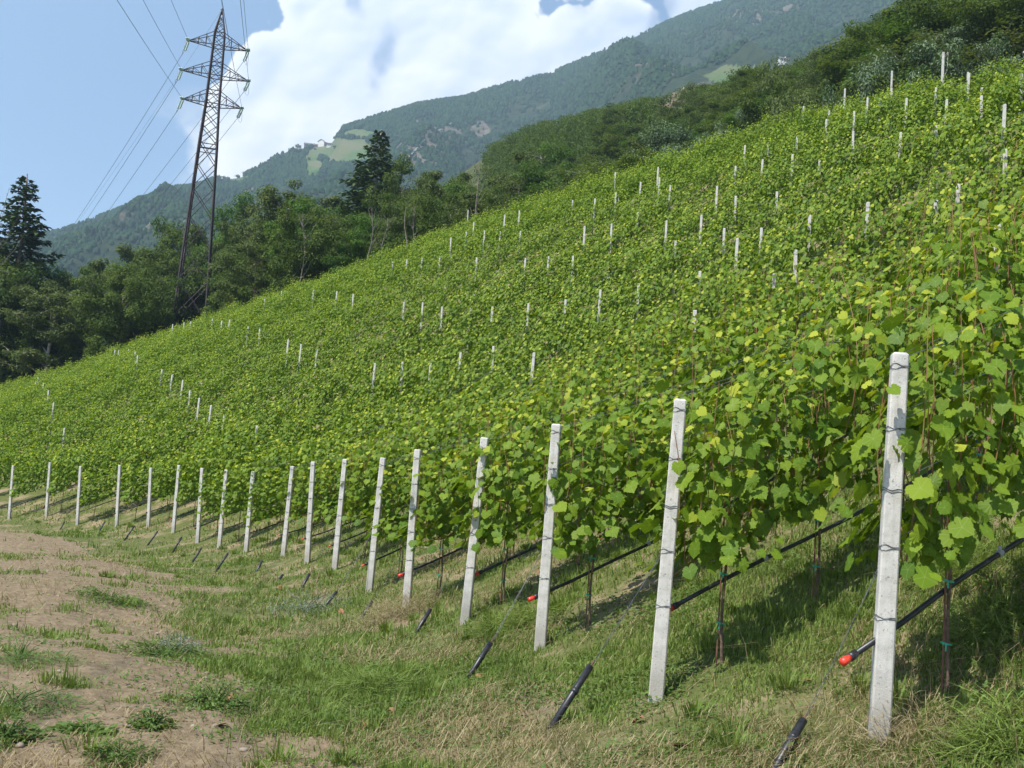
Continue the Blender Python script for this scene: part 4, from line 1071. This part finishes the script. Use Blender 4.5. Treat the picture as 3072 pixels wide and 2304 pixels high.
tag(obj('pipeline', b.me('pipeline', M_clip), None, P[0]), 'straight grey pipeline climbing the rocky face of the far mountain', 'pipeline')
# ---------------------------------------------------------------- haze
b = MB(); b.box((-1900, -480, float(MZb.min())-3), (2100, 2700, float(MZb.max())+60))
hm = bpy.data.materials.new('haze'); hm.use_nodes = True; t = NT(hm.node_tree)
pv = t.n('ShaderNodeVolumePrincipled'); pv.inputs['Color'].default_value = (.58, .80, 1, 1); pv.inputs['Density'].default_value = .00027; pv.inputs['Anisotropy'].default_value = .2
ou = t.n('ShaderNodeOutputMaterial'); t.t.links.new(pv.outputs[0], ou.inputs['Volume'])
tag(obj('haze', b.me('haze', hm)), 'pale blue summer haze lying over the valley and the far mountain', 'haze', None, 'stuff')
print('haze', MZb.min(), MZb.max())
# ---------------------------------------------------------------- grass, straw and weeds in front
rg = np.random.default_rng(5)
def sample(n, r0, r1, a0=-33, a1=32, pw=1.0):
    u = rg.random(n)
    r = (r0**pw+(r1**pw-r0**pw)*u)**(1/pw) if pw else r0*(r1/r0)**u
    a = np.radians(rg.uniform(a0, a1, n)); return r*np.sin(a), r*np.cos(a)
def blades(x, y, h, w, bend, tone, flat=False, z=None, dirn=None):
    n = len(x); z = H(x, y) if z is None else z
    a = rg.uniform(0, 2*np.pi, n) if dirn is None else dirn
    d = np.stack([np.cos(a), np.sin(a), 0*a], 1); s_ = np.stack([-np.sin(a+.7), np.cos(a+.7), 0*a], 1)
    P = np.stack([x, y, z-.01], 1); h = h[:, None]; w = w[:, None]; bend = bend[:, None]
    up = np.array([0, 0, 1.0])
    P1 = P+up*h*.55*(1-.35*bend)+d*h*.28*bend; P2 = P+up*h*(1-.8*bend)+d*h*(.35+.65*bend)*bend
    V = np.stack([P-s_*w, P+s_*w, P1+s_*w*.8, P1-s_*w*.8, P2], 1)
    Fc = (np.arange(n)[:, None, None]*5+np.array([(0, 1, 2), (0, 2, 3), (3, 2, 4)])[None]).reshape(-1, 3)
    return V.reshape(-1, 3), Fc, np.repeat(tone, 5)
def gfield(x, y):
    n1 = fbm(x*.9, y*.9, 31, 4); n2 = fbm(x*2.7+4, y*2.7, 33, 3); so_ = soilness(x, y)
    return np.clip((n1-.33)*3.2+(n2-.5)*1.4+.25, .08, 1)*(1-so_)+so_*np.clip((n2-.60)*6+(n1-.55)*3, 0, .8)
parts = []
for n, r0, r1, hs, pw in ((260000, 3.2, 10, 1.0, .9), (170000, 10, 24, 1.15, .9), (90000, 24, 44, 1.3, .9)):
    x, y = sample(n, r0, r1, pw=pw); s_ = upslope(x, y)
    g_ = gfield(x, y); k = (rg.random(n) < g_*(1.15-.3*sm(-.8, .3, s_))) & (s_ < 14) & (s_ > -16)
    x, y, g_, s_ = x[k], y[k], g_[k], s_[k]
    tall = sm(.62, .8, fbm(x*1.6, y*1.6, 35, 3))
    h = rg.uniform(.03, .11, len(x))*(.6+.7*g_)*hs*(1+1.5*tall*rg.random(len(x)))
    w = rg.uniform(.0016, .0036, len(x))*hs**2*(1+y/14)
    parts.append(blades(x, y, h, w, rg.uniform(.15, .95, len(x)), np.clip(rg.normal(.5, .25, len(x)), 0, 1)))
# tufts
tv = []; nt = 850
x, y = sample(nt, 3.6, 40, pw=.6); k = (upslope(x, y) < 10) & (upslope(x, y) > -9) & (rg.random(nt) < gfield(x, y)+.05); x, y = x[k], y[k]
for cx, cy in zip(x, y):
    m = int(rg.uniform(50, 120)); r_ = rg.uniform(.05, .16); a = rg.uniform(0, 6.28, m); q = r_*rg.random(m)
    hh_ = rg.uniform(.10, .30); px_ = cx+q*np.cos(a); py_ = cy+q*np.sin(a)
    z_ = np.full(m, H1(cx, cy))
    parts.append(blades(px_, py_, rg.uniform(.5, 1, m)*hh_, rg.uniform(.002, .004, m)*(1+cy/16), rg.uniform(.3, .9, m), np.clip(rg.normal(.45, .2, m), 0, 1), z=z_, dirn=a))
def join(parts):
    VV, FF, TT = [], [], []; nb = 0
    for V, Fc, tt in parts: VV.append(V); FF.append(Fc+nb); TT.append(tt); nb += len(V)
    return np.concatenate(VV), np.concatenate(FF), np.concatenate(TT)
V, Fc, tt = join(parts); print('grass', len(V)//5)
tag(obj('grass', mesh('grass', V, Fc, M_grass, {'tone': tt})), 'green grass growing between and below the vine rows', 'grass', None, 'stuff')
parts = []
for n, r0, r1, hs in ((95000, 3.2, 10, 1.0), (62000, 10, 24, 1.2), (34000, 24, 42, 1.4)):
    x, y = sample(n, r0, r1, pw=.9); s_ = upslope(x, y)
    dn = np.clip((fbm(x*.8+9, y*.8, 91, 4)-.455+.07*sm(-.8, .3, s_))*3.0, .05, 1)*(1-.5*soilness(x, y)); k = (rg.random(n) < dn) & (s_ < 13) & (s_ > -16); x, y = x[k], y[k]; n_ = len(x)
    h = rg.uniform(.05, .20, n_)*hs; w = rg.uniform(.0009, .0020, n_)*(1+y/9); be = np.where(rg.random(n_) < .86, rg.uniform(.98, 1.18, n_), rg.uniform(.2, .9, n_)); h = h*np.where(rg.random(n_) < .04, 2.4, 1)
    parts.append(blades(x, y, h, w, be, np.clip(rg.normal(.45, .3, n_), 0, 1), z=H(x, y)+rg.uniform(.005, .035, n_)*np.clip(dn[k]*1.5, .3, 1)))
V, Fc, tt = join(parts)
tag(obj('dry_grass', mesh('dry_grass', V, Fc, M_hay, {'tone': tt})), 'straw coloured mown dry grass lying over the bank and track', 'dry grass', None, 'stuff')
# low broad leaved herbs between the blades
VV = []; FF = []; TT = []; nb = 0
for n, r0, r1 in ((85000, 3.2, 10), (60000, 10, 26), (25000, 26, 42)):
    x, y = sample(n, r0, r1, pw=.9); s_ = upslope(x, y); g_ = np.clip((fbm(x*1.9+7, y*1.9, 97, 4)-.47)*5, 0, 1)*(1-.6*soilness(x, y)); k = (rg.random(n) < g_) & (s_ < 12) & (s_ > -16); x, y = x[k], y[k]; n = len(x)
    P = np.stack([x, y, H(x, y)+rg.uniform(.005, .06, n)], 1)
    V, Fc, tt = cards(P, np.stack([rg.normal(0, .5, n), rg.normal(0, .5, n), np.ones(n)], 1), rg.normal(0, 1, (n, 3))*[1, 1, .4], rg.uniform(.015, .045, n)*(1+y/40), rg.uniform(.008, .02, n)*(1+y/40), np.clip(rg.normal(.5, .28, n), 0, 1))
    VV.append(V); FF.append(Fc+nb); TT.append(tt); nb += len(V)
tag(obj('ground_herbs', mesh('ground_herbs', np.concatenate(VV), np.concatenate(FF), M_weed, {'tone': np.concatenate(TT)})), 'small leaved green herbs and clover covering the ground between grasses', 'ground cover', None, 'stuff')
# clods and pebbles on the track
n = 4200; x, y = sample(n, 3.4, 26, pw=.7); k = rg.random(n) < soilness(x, y)*.95+.03; x, y = x[k], y[k]; n = len(x)
ico = np.array([(0,0,1),(.89,0,.45),(.28,.85,.45),(-.72,.53,.45),(-.72,-.53,.45),(.28,-.85,.45),(.72,.53,-.45),(-.28,.85,-.45),(-.89,0,-.45),(-.28,-.85,-.45),(.72,-.53,-.45),(0,0,-1)])
icf = np.array([(0,1,2),(0,2,3),(0,3,4),(0,4,5),(0,5,1),(1,6,2),(2,7,3),(3,8,4),(4,9,5),(5,10,1),(6,7,2),(7,8,3),(8,9,4),(9,10,5),(10,6,1),(11,7,6),(11,8,7),(11,9,8),(11,10,9),(11,6,10)])
sz = rg.gamma(1.4, .0045, n)+.003; sz = np.minimum(sz, .03)
V = ico[None]*rg.uniform(.6, 1.3, (n, 12, 1))*sz[:, None, None]*[1.2, 1, .6]+np.stack([x, y, H(x, y)+sz*.2], 1)[:, None]
Fc = (np.arange(n)[:, None, None]*12+icf[None]).reshape(-1, 3)
tag(obj('pebbles', mesh('pebbles', V.reshape(-1, 3), Fc, M_stone)), 'small stones and earth clods scattered on the bare track', 'pebbles', None, 'stuff')
# orange brown dead vine leaves
n = 200; x, y = sample(n, 3.6, 26, pw=.6); k = (upslope(x, y) > -3.2) & (upslope(x, y) < 6) & (fbm(x*1.5, y*1.5, 55, 2) > .55); x, y = x[k], y[k]; n = len(x)
V, Fc, tt = leaves(np.stack([x, y, H(x, y)+.02], 1), np.stack([rg.normal(0, .5, n), rg.normal(0, .5, n), np.ones(n)], 1), rg.normal(0, 1, (n, 3)), rg.uniform(.03, .09, n), rg.random(n))
tag(obj('dead_leaves', mesh('dead_leaves', V, Fc, M_dead)), 'curled orange brown dead leaves in the grass', 'dead leaves', None, 'stuff')
# single weeds that stand out
def weed(px, py, w, h, n, mat, label, ls=.035, wd=.35, name='weed', cat='weed', stems=True, up=.5):
    a = at(px, 600, 1.0)
    Ds = np.arange(2.5, 42, .02); best = None
    q = at(px, py, 1.0)
    for _ in range(3):
        zz = H(q[0]*Ds, Ds); pr = proj(np.stack([q[0]*Ds, Ds, zz], 1)); i = int(np.argmin(np.abs(pr[:, 1]-py))); q[0] += (px-pr[i, 0])/F*.95
    x, y = q[0]*Ds[i], Ds[i]; z = H1(x, y)
    th = rg.uniform(0, 6.28, n); f = rg.random(n)**.75; lob = 1+.35*np.sin(th*2+px)+.25*np.sin(th*5+py)+rg.normal(0, .12, n); rr_ = f*w/2*lob*1.1; hz = h*(1-f**1.4*.85)*rg.uniform(.1, 1, n)
    ctr = rg.integers(0, 4, n); cx_ = np.array([0, .45, -.4, .15])[ctr]*w*.6; cy_ = np.array([0, .2, -.15, -.4])[ctr]*w*.6; rr_ = rr_*np.array([1, .6, .55, .6])[ctr]; hz = hz*np.array([1, .6, .7, .5])[ctr]
    P = np.stack([rr_*np.cos(th)+cx_, rr_*np.sin(th)+cy_, hz+H(x+rr_*np.cos(th)+cx_, y+rr_*np.sin(th)+cy_)-z], 1)
    ax = np.stack([np.cos(th)*.8, np.sin(th)*.8, np.full(n, up)], 1)+rg.normal(0, .35, (n, 3)); nn = np.stack([rg.normal(0, .4, n), rg.normal(0, .4, n), np.ones(n)], 1)
    V, Fc, tt = cards(P, nn, ax, ls*rg.uniform(.6, 1.4, n), ls*wd, np.clip(rg.normal(.5, .25, n), 0, 1))
    o = empty(name, (x, y, z)); obj('leaves', mesh('leaves', V, Fc, mat, {'tone': tt}), o)
    if stems:
        b = MB()
        for i_ in range(14):
            t2 = rg.uniform(0, 6.28); r2 = rg.uniform(.2, .9)*w/2; b.tube([(0, 0, -.02), (r2*.5*np.cos(t2), r2*.5*np.sin(t2), h*.5), (r2*np.cos(t2), r2*np.sin(t2), h*.8)], .0022, 4, False)
        obj('stems', b.me('stems', mat), o)
    return tag(o, label, cat, 'weeds standing out of the grass')
weed(216, 704, .42, .17, 1900, M_weed, 'bright green mound of weeds with yellow flowers at the edge of the track', .028, .4)
weed(118, 764, .34, .13, 1300, M_weed, 'bright green feathery weed at the bottom edge of the photo', .03, .3)
weed(6, 742, .28, .15, 600, M_weed, 'blue green weed cut by the left edge near the bottom', .05, .3)
weed(83, 733, .26, .07, 380, M_weed, 'low leafy green weed alone on the bare soil', .055, .35)
weed(152, 727, .20, .13, 330, M_weed, 'upright green weed on bare soil right of the low leafy one', .05, .28)
weed(165, 655, .75, .18, 1700, M_weed, 'wide green weed patch in the middle of the lower left ground', .04, .3)
weed(180, 650, .45, .20, 900, M_grey, 'silvery small leaved weed in the wide green patch', .03, .4)
weed(304, 610, 1.0, .32, 1500, M_grey, 'dry grey shrubby weed beside the row of black anchors', .05, .14)
weed(110, 600, 1.0, .18, 1400, M_weed, 'green weed patch just beyond the bare soil on the left', .05, .3)
weed(20, 660, .8, .16, 1300, M_weed, 'green grass clump on the bare track at the left edge', .07, .1)
weed(14, 705, .7, .14, 1200, M_weed, 'lower green grass clump on the track at the left edge', .07, .1)
weed(512, 630, .7, .32, 1500, M_grass, 'pale green fan of long grass between the third and fourth posts', .20, .03, 'grass_tuft', 'grass tuft', False, .8)
weed(395, 620, .8, .40, 1500, M_hay, 'tall dry grass clump among the anchor rods', .24, .02, 'dry_grass_tuft', 'grass tuft', False, 1.2)
weed(370, 690, .5, .26, 900, M_grass, 'long bladed grass tuft below the middle anchor rods', .20, .03, 'grass_tuft', 'grass tuft', False, .8)
weed(905, 745, .45, .26, 700, M_hay, 'tangle of dry grass around the foot of the nearest post', .16, .02, 'dry_grass_tuft', 'grass tuft', False, 1.0)
weed(1000, 744, .40, .22, 700, M_grass, 'fresh long grass tuft in the bottom right corner', .20, .03, 'grass_tuft', 'grass tuft', False, .9)
weed(985, 640, .5, .28, 900, M_grass, 'long grass tuft under the nearest vine trunk', .18, .035, 'grass_tuft', 'grass tuft', False, .9)
weed(955, 575, .5, .25, 900, M_grass, 'grass tuft on the slope right of the nearest post', .18, .03, 'grass_tuft', 'grass tuft', False, .9)
def flower(px, py, D, label):
    p = at(px, py, D); z = H1(p[0], p[1]); h = max(.15, p[2]-z); o = empty('white_flower', (p[0], p[1], z)); b = MB()
    b.tube([(0, 0, -.02), (.01, 0, h*.6), (0, 0, h)], .002, 5); obj('stem', b.me('stem', M_weed), o)
    n = 60; a = rg.uniform(0, 6.28, n); r_ = .04*rg.random(n)**.5
    V, Fc, tt = cards(np.stack([r_*np.cos(a), r_*np.sin(a), np.full(n, h)+.005*rg.random(n)], 1), np.tile([0, -.5, 1.0], (n, 1))+rg.normal(0, .2, (n, 3)), rg.normal(0, 1, (n, 3)), .014, .012, rg.random(n))
    obj('flower_head', mesh('flower_head', V, Fc, M_white), o); tag(o, label, 'flower', 'white wild carrot flowers')
flower(706.5, 547, 9.5, 'white umbel flower left of the second row trunk')
flower(875, 458, 9.5, 'white umbel flower just left of the nearest post')
